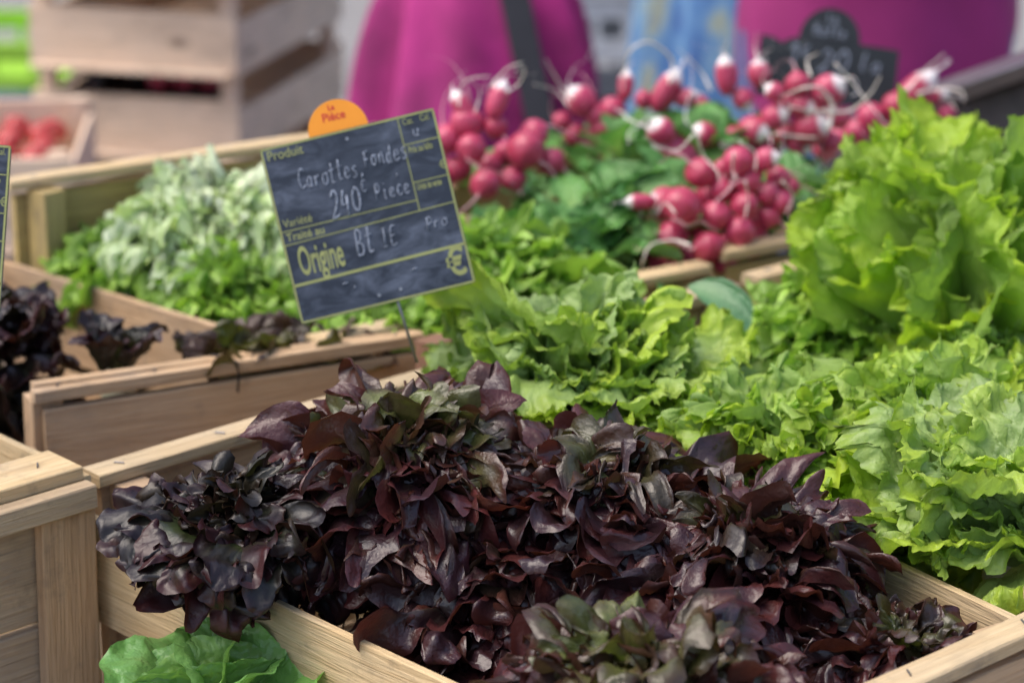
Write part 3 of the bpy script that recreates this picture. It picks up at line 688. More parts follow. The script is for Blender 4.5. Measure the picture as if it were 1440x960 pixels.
def bunch(label, Y0, items, leaves=(), lmat=None):
    """items: (px, py, radius px, kind, tail direction on the picture in degrees, toward-us amount)"""
    P = [atY(i[0], i[1], Y0+i[6] if len(i) > 6 else Y0) for i in items]
    c = sum(P, Vector())/len(P); root = empty('radish_bunch', c, label, 'radishes', 'bunches of radishes')
    bpy.context.view_layer.update()
    for it, p in zip(items, P):
        px, py, rp, kind, ang, tow = it[:6]
        dist = (p-Vector((0, 0, CAMZ))).dot(CF); r = rp/FPX*dist
        d = (CR*cos(R_(ang))+CU*sin(R_(ang))-CF*tow).normalized()
        o = bpy.data.objects.new('radish', rrng.choice(RM[kind])); COL.objects.link(o); o.parent = root
        o.location = p-c; q = d.to_track_quat('Z', 'Y'); o.rotation_euler = (q.to_matrix() @ Matrix.Rotation(rrng.random()*6.28, 3, 'Z')).to_euler(); rs = r*rrng.uniform(.86, 1.02); o.scale = (rs, rs*rrng.uniform(.92, 1.05), rs)
    if leaves:
        LV = Leaves(); rng = np.random.RandomState(int(items[0][0]))
        for (px, py, dy, n, L) in leaves:
            q = atY(px, py, Y0+dy)
            for k in range(n*2):
                az = rng.rand()*6.28
                LV.leaf(rng, tuple(q-c+Vector((rng.randn()*.028, rng.randn()*.02, -.045+rng.randn()*.01))), az, R_(10+55*rng.rand()), L*(.45+.35*rng.rand()), wid=.5, phimax=1.0, q=1.0, bend=.5+.8*rng.rand(), bp=1.6, cup=.12, lobes=(3, .3), lobe_amp=.12,
                        ruf=((5, .07, 1.6), (12, .02, 3)), nphi=44, nr=18, roll=rng.randn()*.4, outer=.8, ell=.3, blis=.015)
        LV.build('leaves', lmat or M_SPINACH, root)
    return root
def smooth_pts(p, n=4):
    p = np.array(p, float)
    if len(p) < 3: return p
    q = np.vstack([2*p[0]-p[1], p, 2*p[-1]-p[-2]]); out = []
    for i in range(1, len(q)-2):
        for k in range(n):
            t = k/n; a, b, c, d = q[i-1], q[i], q[i+1], q[i+2]
            out.append(.5*((2*b)+(-a+c)*t+(2*a-5*b+4*c-d)*t*t+(-a+3*b-3*c+d)*t**3))
    out.append(q[-2]); return np.array(out)
Rn, Wh, Lo = 'round', 'white', 'long'
M_ROOT = simple('radish_root', (.74, .66, .58), .5, var=.2, scale=60)
def roots(root, Y, paths):
    for (wd, pts) in paths:
        P = [atY(x, y, Y+.012*sin(i*1.7)) for i, (x, y) in enumerate(pts)]
        q = smooth_pts([tuple(p) for p in P], 6); n = len(q); m = MB()
        m.tube([tuple(p) for p in q], [.62*wd/FPX*Y*(1-.7*k/(n-1)) for k in range(n)], 8); m.build('root', M_ROOT, root, smooth=True)
b1 = bunch('bunch of round dark red radishes with curled roots, just right of the slate sign', 2.72, [
    (630, 195, 23, Rn, 110, .1), (657, 172, 25, Rn, 80, .2), (700, 140, 17, Lo, 70, .0), (697, 178, 20, Rn, 80, .2), (663, 210, 24, Rn, 250, .9, -.03), (642, 238, 22, Rn, 200, .3), (682, 260, 25, Rn, 240, .8, -.05),
    (722, 252, 20, Rn, 300, .3, -.02), (740, 212, 27, Rn, 320, .5, -.02), (752, 187, 20, Rn, 30, .2), (775, 228, 22, Rn, 330, .2), (712, 215, 20, Rn, 90, .0, .04), (650, 150, 14, Lo, 120, 0), (610, 215, 20, Rn, 180, .1, .02), (690, 235, 20, Rn, 270, .2, .03)],
    [(730, 240, .05, 6, .09), (690, 200, .05, 4, .07)])
b2 = bunch('small bunch of round red radishes at the back, between the first bunch and the leaves', 2.95, [
    (817, 142, 23, Wh, 130, .1), (838, 162, 18, Rn, 90, .2), (862, 155, 20, Rn, 40, .2), (850, 180, 22, Rn, 270, .3), (808, 190, 19, Rn, 220, .3), (868, 182, 18, Rn, 320, .3), (830, 200, 18, Rn, 270, .2), (790, 170, 15, Rn, 150, 0), (880, 120, 12, Lo, 85, .0)],
    [(830, 185, .03, 6, .09), (900, 160, -.05, 6, .09)])
b3 = bunch('pink and white radishes with long looping roots at the top of the heap', 2.92, [
    (938, 128, 18, Lo, 60, .1), (965, 138, 17, Wh, 20, .2), (1021, 106, 16, Lo, 95, .1), (1067, 103, 18, Wh, 92, .1), (985, 150, 15, Rn, 200, .1), (1045, 140, 17, Wh, 300, .2), (905, 140, 14, Rn, 100, .1)],
    [(960, 165, -.05, 8, .10), (1040, 150, -.02, 7, .10), (900, 170, -.08, 6, .10)])
b4 = bunch('bunch of white-tipped radishes with thick roots crossing the black sign', 2.80, [
    (1122, 118, 21, Rn, 100, .1), (1090, 130, 14, Wh, 150, .1), (1165, 127, 24, Wh, 30, .5), (1127, 150, 20, Wh, 340, .5), (1140, 180, 26, Wh, 20, .5), (1090, 165, 20, Wh, 20, .6), (1060, 183, 21, Wh, 340, .6), (1027, 195, 19, Wh, 210, .8),
    (990, 190, 20, Wh, 160, .5), (1110, 190, 20, Rn, 0, .1, .03), (1180, 165, 18, Rn, 0, .1), (1105, 148, 18, Rn, 60, .1, .03), (1150, 155, 18, Rn, 60, .1, .03), (1075, 205, 18, Rn, 250, .3, .02), (1048, 205, 17, Rn, 250, .2, .02), (1165, 200, 18, Rn, 320, .3, .02), (1125, 205, 18, Wh, 330, .4, .02)],
    [(1000, 160, .02, 7, .10), (1110, 215, 0, 4, .07)])
b5 = bunch('large bunch of round crimson radishes in the middle of the heap', 2.62, [
    (985, 243, 23, Rn, 140, .6), (1037, 228, 23, Rn, 260, .7), (1078, 224, 19, Wh, 10, .5), (1015, 266, 20, Rn, 80, .4), (1053, 256, 22, Rn, 320, .4), (1080, 272, 17, Rn, 0, .3), (958, 290, 29, Rn, 240, .8, -.04), (1007, 302, 22, Rn, 90, .7, -.03),
    (1047, 290, 22, Rn, 270, .7, -.02), (1040, 326, 22, Rn, 270, .5, -.03), (1082, 304, 20, Rn, 330, .3), (995, 348, 24, Rn, 185, .6, -.05), (1000, 275, 22, Rn, 90, 0, .03), (1065, 335, 20, Rn, 300, .2, .02), (1100, 285, 18, Rn, 300, .2), (1020, 372, 18, Rn, 270, .3, -.04), (1018, 240, 18, Rn, 200, .2, .03), (1060, 238, 17, Rn, 20, .2, .03), (1095, 250, 17, Rn, 20, .2, .02), (1035, 270, 18, Rn, 20, .2, .04), (1025, 305, 19, Rn, 220, .2, .03), (1070, 312, 18, Rn, 20, .2, .03), (975, 318, 18, Rn, 200, .2, .03), (1020, 348, 18, Rn, 280, .3), (1058, 350, 17, Rn, 300, .2), (1112, 262, 15, Rn, 0, .2, .02)],
    [(1110, 240, .05, 7, .09), (1110, 330, .04, 6, .08), (1080, 350, .05, 6, .09), (1150, 290, .05, 6, .09), (1160, 240, .1, 6, .1), (1040, 300, .08, 8, .1)])
b6 = bunch('bunch of long pink and white tipped radishes lying to the left of the crimson ones', 2.60, [
    (900, 284, 13, Lo, 180, .1), (935, 286, 24, Wh, 185, .3, .02), (945, 332, 23, Rn, 180, .5), (925, 362, 21, Rn, 230, .4), (952, 380, 20, Rn, 270, .3), (930, 185, 22, Wh, 135, .5, .15), (950, 212, 25, Lo, 140, .3, .16), (970, 362, 20, Rn, 270, .3, .03)],
    [(800, 300, -.02, 9, .11), (870, 330, -.02, 8, .10), (860, 230, .08, 9, .11), (760, 280, .0, 6, .10), (910, 240, .08, 8, .10), (840, 280, .02, 7, .10)])
b7 = bunch('dull red radish bunch at the back right, in front of the magenta jumper', 3.0, [
    (1225, 165, 20, Rn, 330, .2), (1260, 150, 21, Rn, 330, .3), (1285, 132, 23, Lo, 45, .1), (1295, 160, 18, Rn, 300, .2), (1205, 185, 18, Rn, 250, .2), (1240, 185, 20, Rn, 280, .2), (1310, 135, 14, Lo, 5, .1), (1330, 160, 16, Rn, 0, .2), (1270, 185, 20, Rn, 270, .2), (1180, 195, 18, Rn, 270, .2), (1160, 210, 18, Rn, 270, .2)],
    [(1190, 205, 0, 4, .07)])
roots(b1, 2.68, [(3, [(690, 122), (702, 108), (716, 95), (735, 88)]), (2.4, [(645, 150), (648, 122), (665, 110), (692, 108)]), (2.2, [(712, 130), (730, 118), (738, 96), (722, 100)]), (2.2, [(668, 160), (675, 128), (660, 112)])])
roots(b2, 2.92, [(3, [(806, 140), (790, 122), (775, 98), (768, 84)]), (2.2, [(800, 150), (782, 128), (750, 118)])])
roots(b3, 2.88, [(4, [(942, 118), (945, 85), (915, 60), (888, 70), (878, 100), (876, 128)]), (3, [(1000, 128), (985, 100), (955, 70)]), (2.6, [(1021, 92), (1018, 72), (1024, 56)]), (2.6, [(1066, 88), (1062, 66), (1064, 46)])])
roots(b4, 2.74, [(5, [(1166, 182), (1170, 150), (1155, 125), (1130, 124), (1100, 136)]), (4, [(1160, 158), (1195, 156), (1222, 134), (1238, 108)]), (3, [(1175, 90), (1200, 118), (1225, 150), (1250, 180)]), (3, [(1140, 108), (1135, 85), (1150, 75)]), (3, [(1090, 188), (1120, 192), (1150, 194)]), (2.4, [(1110, 150), (1145, 156), (1180, 150)])])
roots(b5, 2.57, [(3, [(980, 190), (990, 220), (1008, 240), (1012, 255)]), (3, [(1040, 200), (1062, 215), (1062, 240)]), (3, [(1048, 255), (1052, 280), (1048, 305)]), (2.6, [(1100, 255), (1115, 275), (1105, 300)]), (3, [(1032, 215), (1030, 240), (1036, 252)])])
roots(b6, 2.54, [(3.5, [(972, 345), (945, 338), (915, 345), (904, 368), (902, 388)]), (3, [(975, 190), (955, 210), (930, 208), (905, 192)]), (2.6, [(950, 300), (935, 285), (925, 300)])])
roots(b7, 2.96, [(3.5, [(1275, 128), (1295, 105), (1328, 76)]), (3.5, [(1290, 132), (1320, 125), (1350, 128), (1357, 142)]), (2.6, [(1320, 128), (1335, 142), (1345, 155)])])
# loose big leaf lying over the crate corner
LV = Leaves(); rng = np.random.RandomState(3)
q = at(965, 402, .85)
LV.leaf(rng, (0, 0, 0), R_(-42), R_(8), .085, wid=.36, phimax=1.0, q=.9, bend=.9, bp=1.2, cup=.08, ruf=((4, .03, 2),), nphi=40, nr=24, roll=.5, outer=.9, ell=.3)
o = LV.build('radish_leaf', leafmat('blue_green_leaf', (.20, .36, .16), (.12, .28, .12), (.12, .28, .13), (.16, .32, .16), (.15, .3, .12), (.3, .45, .25), trans=.2, nveins=7, bumps=.5), None, q); tag(o, 'single blue-green leaf drooping over the pale crate corner below the radishes', 'leaf')

# ------------------------------------------------------------------ slate signs
def glyphs():
    G = {}
    G['C'] = [[(.85, .8), (.6, 1), (.25, .85), (.08, .5), (.2, .12), (.55, 0), (.9, .15)]]
    G['a'] = [[(.75, .5), (.5, .6), (.2, .45), (.15, .15), (.4, 0), (.7, .2), (.78, .58), (.75, .1), (.95, 0)]]
    G['r'] = [[(.15, .6), (.25, 0), (.25, .4), (.5, .6), (.75, .55)]]
    G['o'] = [[(.5, .6), (.2, .45), (.2, .12), (.5, 0), (.8, .15), (.8, .45), (.5, .6), (.95, .55)]]
    G['t'] = [[(.45, 1.05), (.4, .1), (.6, 0), (.8, .05)], [(.1, .65), (.8, .72)]]
    G['e'] = [[(.15, .3), (.75, .38), (.6, .6), (.3, .55), (.15, .25), (.4, 0), (.85, .12)]]
    G['s'] = [[(.75, .55), (.4, .6), (.25, .45), (.65, .22), (.55, 0), (.15, .05)]]
    G['F'] = [[(.3, 0), (.32, 1)], [(.1, .95), (.9, 1.05)], [(.3, .5), (.75, .55)]]
    G['n'] = [[(.15, .55), (.2, 0), (.25, .4), (.55, .6), (.7, .4), (.75, 0), (.95, .05)]]
    G['d'] = [[(.7, .45), (.4, .6), (.15, .3), (.35, 0), (.65, .15), (.8, 1.1), (.72, .1), (.95, 0)]]
    G['P'] = [[(.25, 0), (.25, 1)], [(.05, .95), (.6, 1.05), (.85, .75), (.6, .5), (.25, .5)]]
    G['i'] = [[(.4, .55), (.42, .05), (.6, 0)], [(.4, .85), (.44, .9)]]
    G['c'] = [[(.75, .5), (.45, .6), (.2, .35), (.3, .05), (.6, 0), (.85, .12)]]
    G['2'] = [[(.15, .75), (.4, 1), (.75, .8), (.6, .4), (.1, .0), (.2, -.05), (.9, .05)]]
    G['4'] = [[(.35, 1), (.1, .4), (.85, .45)], [(.7, .75), (.65, -.1)]]
    G['0'] = [[(.5, 1), (.15, .7), (.15, .2), (.5, 0), (.85, .25), (.85, .75), (.5, 1)]]
    G['1'] = [[(.2, .7), (.55, 1), (.5, 0)]]
    G['B'] = [[(.2, 0), (.25, 1), (.7, .9), (.65, .6), (.25, .5), (.8, .4), (.75, .05), (.2, 0)]]
    G['I'] = [[(.4, 0), (.45, 1)], [(.15, 1), (.75, 1.02)], [(.15, 0), (.7, .02)]]
    G['E'] = [[(.85, 1), (.25, .95), (.2, 0), (.85, .05)], [(.2, .5), (.7, .52)]]
    G['€'] = [[(.85, .9), (.5, 1), (.2, .7), (.2, .25), (.5, 0), (.85, .1)], [(.0, .6), (.6, .62)], [(.0, .4), (.55, .42)]]
    G['l'] = [[(.4, 1.05), (.35, .1), (.6, 0)]]
    G['-'] = [[(.1, .4), (.8, .45)]]
    G[','] = [[(.4, .05), (.3, -.2)]]
    G['u'] = [[(.15, .6), (.18, .15), (.45, 0), (.7, .2), (.75, .6), (.75, .05), (.95, 0)]]
    G['v'] = [[(.15, .6), (.4, 0), (.75, .6)]]
    return G
GL = glyphs()
def hand(m, text, x, y, h, wdt, z, rise=0.0, lw=.0007, seed=0, gap=.15):
    rng = random.Random(seed)
    for ch in text:
        if ch in GL:
            dy = rng.uniform(-.06, .06)*h; sc = rng.uniform(.9, 1.1)
            for st in GL[ch]:
                pts = smooth_pts(st)
                m.tube([(x+(p[0]+.18*p[1])*wdt*sc, y+dy+p[1]*h*sc, z) for p in pts], [lw*rng.uniform(.8, 1.2) for _ in pts], 6)
        x += wdt*(1+gap) if ch != ' ' else wdt*.8; y += rise*wdt
def word(o, *a, **k):
    m = MB(); hand(m, *a, **k); return m.build('chalk_writing', M_CHALK, o, rel=False, smooth=True)
def text(body, x, y, size, z, mat, parent, sx=1.0, rot=0.0, align='LEFT', bold=0.0, name='printed_text'):
    cu = bpy.data.curves.new('t', 'FONT'); cu.body = body; cu.size = size; cu.align_x = align; cu.offset = bold; cu.extrude = .00012
    o = bpy.data.objects.new('t', cu); COL.objects.link(o); bpy.context.view_layer.update()
    me = bpy.data.meshes.new_from_object(o.evaluated_get(bpy.context.evaluated_depsgraph_get())); bpy.data.objects.remove(o)
    me.materials.clear(); me.materials.append(mat); me.name = name
    n = bpy.data.objects.new(name, me); COL.objects.link(n); n.parent = parent; n.location = (x, y, z); n.scale = (sx, 1, 1); n.rotation_euler = (0, 0, rot); return n
def rounded(wd, ht, r, n=5):
    pts = []
    for cx, cy, a0 in ((wd-r, ht-r, 0), (r, ht-r, 90), (r, r, 180), (wd-r, r, 270)):
        for k in range(n+1):
            a = R_(a0+90*k/n); pts.append((cx+r*cos(a), cy+r*sin(a)))
    return pts
def slab(m, pts, z0, z1, mat=0):
    n = len(pts); V = [(p[0], p[1], z0) for p in pts]+[(p[0], p[1], z1) for p in pts]
    m.add(V, [list(range(n))[::-1], [n+i for i in range(n)]]+[[i, (i+1) % n, n+(i+1) % n, n+i] for i in range(n)], mat=mat)
def bar(m, x0, y0, x1, y1, wd, z):
    d = math.hypot(x1-x0, y1-y0); nx, ny = -(y1-y0)/d*wd/2, (x1-x0)/d*wd/2
    slab(m, [(x0-nx, y0-ny), (x1-nx, y1-ny), (x1+nx, y1+ny), (x0+nx, y0+ny)], z, z+.00025)
def sign_root(name, px, py, Y, roll, label, yaw=0.0, lean=0.0):
    p = atY(px, py, Y); o = empty(name, p, label, 'sign', None)
    M = Matrix((CR, CU, -CF)).transposed() @ Matrix.Rotation(yaw, 3, 'Y') @ Matrix.Rotation(lean, 3, 'X') @ Matrix.Rotation(roll, 3, 'Z')
    o.rotation_euler = M.to_euler(); bpy.context.view_layer.update(); return o, p
def slate_sign(px, py, Y, roll, label, full=True):
    o, p = sign_root('slate_sign', px, py, Y, roll, label)
    s = (p-Vector((0, 0, CAMZ))).dot(CF)/FPX           # metres per photo pixel there
    Wd, Hd = 252*s, 252*s
    X = lambda u: (u-.5)*Wd
    Yy = lambda v: (.5-v)*Hd
    m = MB(); slab(m, [(a-Wd/2, b-Hd/2) for a, b in rounded(Wd, Hd, .004)], -.0015, .0015); m.build('board', M_SLATE, o, rel=False)
    m = MB(); z = .00155; lw = .0016
    for a, b, c, d, w_ in ((.005, .008, .995, .008, 1), (.005, .992, .995, .992, 1), (.008, .005, .008, .995, 1), (.992, .005, .992, .995, 1), (0, .478, .79, .478, .5), (0, .555, 1, .535, .5), (0, .785, 1, .775, 1.5), (.79, 0, .79, .54, .5), (.79, .165, 1, .165, .5), (.79, .38, 1, .38, .5)):
        bar(m, X(a), Yy(b), X(c), Yy(d), lw*w_, z)
    m.build('printed_lines', M_YPRINT, o, rel=False)
    for body, u, v, sz, sx, bd in (('Produit', .03, .075, .0115, .9, .0), ('Variété', .03, .455, .0095, .9, 0), ('Traité au', .03, .535, .0095, .95, 0.0001), ('Origine', .065, .735, .034, .37, .0005), ('Cat.', .81, .055, .0075, .75, 0), ('Cal.', .91, .055, .0075, .75, 0),
                                   ('Prix au kilo', .808, .215, .0080, .56, .0001), ('Unité de vente', .806, .425, .0078, .45, .0001), ('€', .955, .34, .010, 1, 0), ('€', .865, .935, .032, .80, .0007)):
        text(body, X(u), Yy(v), sz, z, M_YPRINT, o, sx=sx, bold=bd)
    if full:
        word(o, 'Carottes,', X(.17), Yy(.27), .0150, .0056, .0019, seed=2, lw=.00062)
        word(o, 'Fondes', X(.545), Yy(.235), .0145, .0056, .0019, seed=4, lw=.00062)
        word(o, '240', X(.31), Yy(.465), .021, .0080, .0019, seed=5, lw=.0009)
        word(o, '€', X(.50), Yy(.365), .009, .0045, .0019, seed=6, lw=.00045)
        word(o, 'Piece', X(.565), Yy(.425), .0135, .0054, .0019, seed=7, lw=.0006)
        word(o, ',', X(.70), Yy(.31), .011, .006, .0019, seed=9, lw=.0006)
        word(o, 'Bt', X(.39), Yy(.70), .019, .0075, .0019, seed=8, lw=.00085)
        word(o, 'IE', X(.54), Yy(.69), .015, .0065, .0019, seed=12, lw=.0006)
        word(o, 'Pro', X(.80), Yy(.655), .010, .0058, .0019, seed=14, lw=.0005)
        word(o, '-,', X(.27), Yy(.87), .012, .007, .0019, seed=15, lw=.0006)
        word(o, '-', X(.66), Yy(.875), .010, .007, .0019, seed=16, lw=.0006)
        word(o, 'u', X(.85), Yy(.13), .009, .006, .0019, seed=17, lw=.0006)
        m = MB()
        for (u, v) in ((.5, .985), (.42, .985)): pass
        for (u, v) in ((.46, .945), (.585, .94), (.49, .055)):
            m.tube([(X(u), Yy(v), .0013), (X(u), Yy(v), .0022)], [.0016, .0013], 10)
        m.build('rivet', M_ROD, o, rel=False)
        # orange half-round card clipped behind the top edge
        m = MB(); pts = []
        cx, cy, rad = X(.455), Yy(-.005)+.004, .0255
        pts = [(cx+rad*cos(t), cy-.004+rad*1.02*sin(t)) for t in np.linspace(-.25, pi+.25, 40)]
        slab(m, pts, -.0032, -.0017); oc = m.build('price_card', M_ORANGE, o, rel=False)
        text('La', cx-.002, cy+.0140, .0065, -.00165, M_REDPRINT, oc, align='CENTER', rot=0, bold=.0002)
        text('Pièce', cx-.0015, cy+.0052, .0100, -.00165, M_REDPRINT, oc, sx=.95, align='CENTER', rot=0, bold=.0002)
    m = MB(); m.tube([(X(.55), Yy(.93), -.0035), (X(.552), Yy(1.02), -.0035), (X(.575), Yy(1.36), -.004)], .0013, 8); m.build('rod', M_ROD, o, rel=False, smooth=True)
    return o
slate_sign(517, 304, 2.13, R_(13.6), 'square dark blue slate price sign with an orange card, reading Origine, on a rod')
sg = slate_sign(-118, 322, 2.0, R_(-4), 'slate sign whose right edge just enters the picture at far left', full=False)

def black_sign():
    o, p = sign_root('chalk_sign', 1163, 100, 3.08, R_(-7), 'black chalk sign with a half-round top reading La Botte, behind the radishes')
    s = (p-Vector((0, 0, CAMZ))).dot(CF)/FPX
    m = MB(); pts = [(-98*s, 40*s), (-80*s, 38*s), (-68*s, 32*s), (-55*s, 40*s), (-44*s, 42*s)]
    pts += [(43*s*cos(t)-2*s, 42*s+46*s*sin(t)) for t in np.linspace(pi, 0, 20)]
    pts += [(50*s, 42*s), (97*s, 40*s), (99*s, -45*s), (-98*s, -45*s)]
    slab(m, pts[::-1], -.002, .002); m.build('board', M_SLATE2, o, rel=False)
    z = .0024
    word(o, '1', -58*s, 2*s, 30*s, 15*s, z, lw=.0012, seed=1); word(o, '€', -40*s, 16*s, 14*s, 12*s, z, lw=.0009, seed=1)
    word(o, '20', -14*s, 0*s, 30*s, 19*s, z, lw=.0012, seed=3); word(o, 'la', 42*s, 6*s, 22*s, 15*s, z, lw=.0009, seed=5)
    word(o, 'la', -10*s, 66*s, 15*s, 8*s, z, lw=.0008, seed=4); word(o, 'Botte', -27*s, 48*s, 14*s, 8.5*s, z, lw=.0008, seed=6)
    m = MB(); m.tube([(0, -40*s, -.004), (0, -140*s, -.004)], .002, 8); m.build('rod', M_ROD, o, rel=False)
black_sign()

# ------------------------------------------------------------------ background crates
def small_crate(cx, cy, zb, h, a, b, yaw, label, mat, group, seed, gapf=.22, name='wooden_crate'):
    """crate with short side a facing us, long side b going back; open slot under the next crate"""
    root = empty(name, (cx, cy, zb), label, 'crate', group)
    M = Matrix.Rotation(yaw, 3, 'Z'); C = Vector((cx, cy, 0))
    def W(x, y, z): return C+M@Vector((x, y, 0))+Vector((0, 0, z))
    Z = Vector((0, 0, 1)); bh = h*(1-gapf)
    for y, s in ((0, 1), (b, -1)):
        m = MB(); m.board(W(-a/2, y+.006*s, zb+bh/2), W(a/2, y+.006*s, zb+bh/2), Z, bh-.004, .012, seed); m.build('end_board', mat, root)
    for x, s in ((-a/2, 1), (a/2, -1)):
        hh = (bh-.02)/1
        m = MB(); m.board(W(x+.004*s, .014, zb+hh/2), W(x+.004*s, b-.014, zb+hh/2), Z, hh, .008, seed+4); m.build('side_slat', mat, root)
    for x in (-a/2+.022, a/2-.022):
        for y in (.026, b-.026):
            m = MB(); m.board(W(x, y, zb+.002), W(x, y, zb+h-.001), M@Vector((1, 0, 0)), .028, .024, seed+7, nseg=2); m.build('corner_post', mat, root)
    m = MB()
    for k in range(4):
        y = .04+(b-.08)*k/3
        m.board(W(-a/2+.01, y, zb+.006), W(a/2-.01, y, zb+.006), M@Vector((0, 1, 0)), (b-.08)/3*.9, .006, seed+9, nseg=2)
    m.build('bottom_slat', mat, root)
    return W
yaw = R_(-16); 
fl = atY(36, 100, 4.55); frr = atY(337, 100, 4.55)
cxx = (fl.x+frr.x)/2; aw = (frr.x-fl.x)/cos(yaw)*1.0
levels = ['lowest', 'second from the bottom', 'third, below the slot with radishes', 'fourth, above the slot with radishes', 'fifth', 'topmost']
for k in range(6):
    Wf = small_crate(cxx, 4.55, (.090)+k*.155, .155, aw, .55, yaw, 'pinkish wooden crate in the upper left stack, '+levels[k], W_PINK, 'stacked crates behind the stall', 60+k, gapf=.27)
def pallet(c, yaw, a, b, label):
    root = empty('pallet', (c[0], c[1], 0), label, 'pallet')
    M = Matrix.Rotation(yaw, 3, 'Z'); C = Vector((c[0], c[1], 0))
    for k in range(3):
        m = MB(); x = (k-1)*a*.42; m.board(C+M@Vector((x, -.02, .036)), C+M@Vector((x, b+.02, .036)), M@Vector((1, 0, 0)), .07, .070, 5+k, nseg=2); m.build('runner', W_GREY, root)
    for k in range(5):
        m = MB(); y = b*k/4; m.board(C+M@Vector((-a/2, y, .080)), C+M@Vector((a/2, y, .080)), M@Vector((0, 1, 0)), .09, .014, 9+k, nseg=2); m.build('deck_board', W_GREY, root)
pallet((cxx, 4.55), yaw, aw, .55, 'small pallet under the blurred stack of pinkish crates')
# pink radishes in the fourth crate (seen through the slot)
for k, (px, kind, lb) in enumerate(((222, 'white', 'whitish turnip'), (257, 'round', 'pink radish'), (292, 'round', 'dark pink radish'))):
    p = atY(px, 114, 4.62); me = RM[kind][k].copy()
    o = bpy.data.objects.new('radish', me); COL.objects.link(o); o.location = (p.x, p.y+.02, p.z-.0); o.scale = (.021,)*3; o.rotation_euler = (R_(-70), 0, k)
    tag(o, lb+' in the slot of the crate stack, '+['leftmost of three', 'middle of three', 'rightmost of three'][k], 'radish', 'vegetables seen through the crate slot')
dk = head('oak', 150, 122, .53, 'added dark lettuce filler that makes the slot of the upper left stack look shaded inside', 90, .15, .06, name='red_lettuce', mat=M_REDDARK, n=60)  # filler added to stand in for the shade inside the slot
dk.location = (cxx-.02, 4.82, .44)

# low stack at far left with red produce
M_TOM = simple('red_tomato', (.46, .05, .045), .25, var=.2, scale=14)
ft = atY(100, 178, 3.75)
for k in range(4):
    wx = ft.x-.30
    Wt = small_crate(wx, 3.72, .002+k*.152, .152, .60, .40, R_(4), ['lowest wooden crate under the red vegetables', 'second wooden crate up under the red vegetables', 'third wooden crate up under the red vegetables', 'open wooden crate holding red vegetables at the left edge'][k], W_PINK, 'low stack of crates at far left', 80+k, gapf=.03)
def ball(r, seed):
    bm = bmesh.new(); bmesh.ops.create_uvsphere(bm, u_segments=20, v_segments=12, radius=r)
    for v in bm.verts:
        v.co.z *= .82; a = math.atan2(v.co.y, v.co.x); rr = math.hypot(v.co.x, v.co.y)/r
        v.co.z -= .12*r*math.exp(-(rr*3)**2)*(1 if v.co.z > 0 else -1); v.co.x *= 1+.03*sin(5*a+seed); v.co.y *= 1+.03*sin(5*a+seed)
        
    me = bpy.data.meshes.new('tomato'); bm.to_mesh(me); bm.free(); me.polygons.foreach_set('use_smooth', [True]*len(me.polygons)); me.materials.append(M_TOM); return me
tm = ball(.022, 1)
ntom = 0
for i in range(10):
    for j in range(7):
        for l in range(1):
            p = Wt(-.25+i*.054, .045+j*.050, .002+3*.152+.105)
            o = bpy.data.objects.new('tomato', tm); COL.objects.link(o); o.location = p+Vector((rrng.uniform(-.008, .008), rrng.uniform(-.008, .008), rrng.uniform(0, .02))); o.rotation_euler = (rrng.random(), rrng.random(), rrng.random()*6)
            tag(o, 'red round vegetable in the open crate at far left', 'tomato', 'red vegetables in the crate at far left')

# plastic crates further back
def plastic_crate(x, y, z, a, b, h, mat, label, group):
    root = empty('plastic_crate', (x, y, z), label, 'crate', group)
    m = MB(); t = .012; Z = Vector((0, 0, 1))
    for (p, q, u) in (((x-a/2, y, 0), (x+a/2, y, 0), 0), ((x-a/2, y+b, 0), (x+a/2, y+b, 0), 0), ((x-a/2, y+.012, 0), (x-a/2, y+b-.012, 0), 0), ((x+a/2, y+.012, 0), (x+a/2, y+b-.012, 0), 0)):
        for zc, hh in ((z+h*.18, h*.30), (z+h*.78, h*.34)): m.board(Vector(p)+Z*zc, Vector(q)+Z*zc, Z, hh, t, 3, nseg=1, warp=0)
        for k in range(6):
            tt = (k+.5)/6; r = Vector(p).lerp(Vector(q), tt); m.board(r+Z*(z+h*.33), r+Z*(z+h*.61), (Vector(q)-Vector(p)), .018, t*.8, 3, nseg=1, warp=0)
    m.build('wall', mat, root)
    for yy in (y-.004, y+b+.004):
        m = MB(); m.board((x-a/2, yy, z+h-.012), (x+a/2, yy, z+h-.012), (0, 0, 1), .022, .022, nseg=1, warp=0); m.build('rim', mat, root)
    m = MB(); m.board((x-a/2+.007, y+b/2, z+.006), (x+a/2-.007, y+b/2, z+.006), (0, 1, 0), b-.02, .006, nseg=1, warp=0); m.build('bottom', mat, root)
M_PW = simple('grey_white_plastic', (.55, .56, .58), .5); M_PG = simple('grey_plastic', (.16, .17, .19), .5); M_LIME = simple('lime_plastic', (.30, .55, .04), .5); M_BLUE = simple('blue_plastic', (.05, .16, .28), .5)
p = atY(860, 60, 5.6)
for k in range(4):
    plastic_crate(p.x, 5.6, k*.17, .40, .5, .165, M_PW if k % 2 == 0 else M_PG, ['pale grey plastic crate at the bottom of the blurred stack behind the radishes', 'dark grey plastic crate second in the blurred stack behind the radishes', 'pale grey plastic crate third in the blurred stack behind the radishes', 'dark grey plastic crate on top of the blurred stack behind the radishes'][k], 'plastic crates behind the radishes')
p = atY(-40, 90, 6.2)
plastic_crate(p.x, 6.2, 0.0, .60, .4, .14, M_BLUE, 'blue plastic crate at the far left edge under the lime green one', 'plastic crates at far left')
plastic_crate(p.x, 6.2, .142, .60, .4, .12, M_LIME, 'lime green plastic crate at the far left edge on a blue one', 'plastic crates at far left')

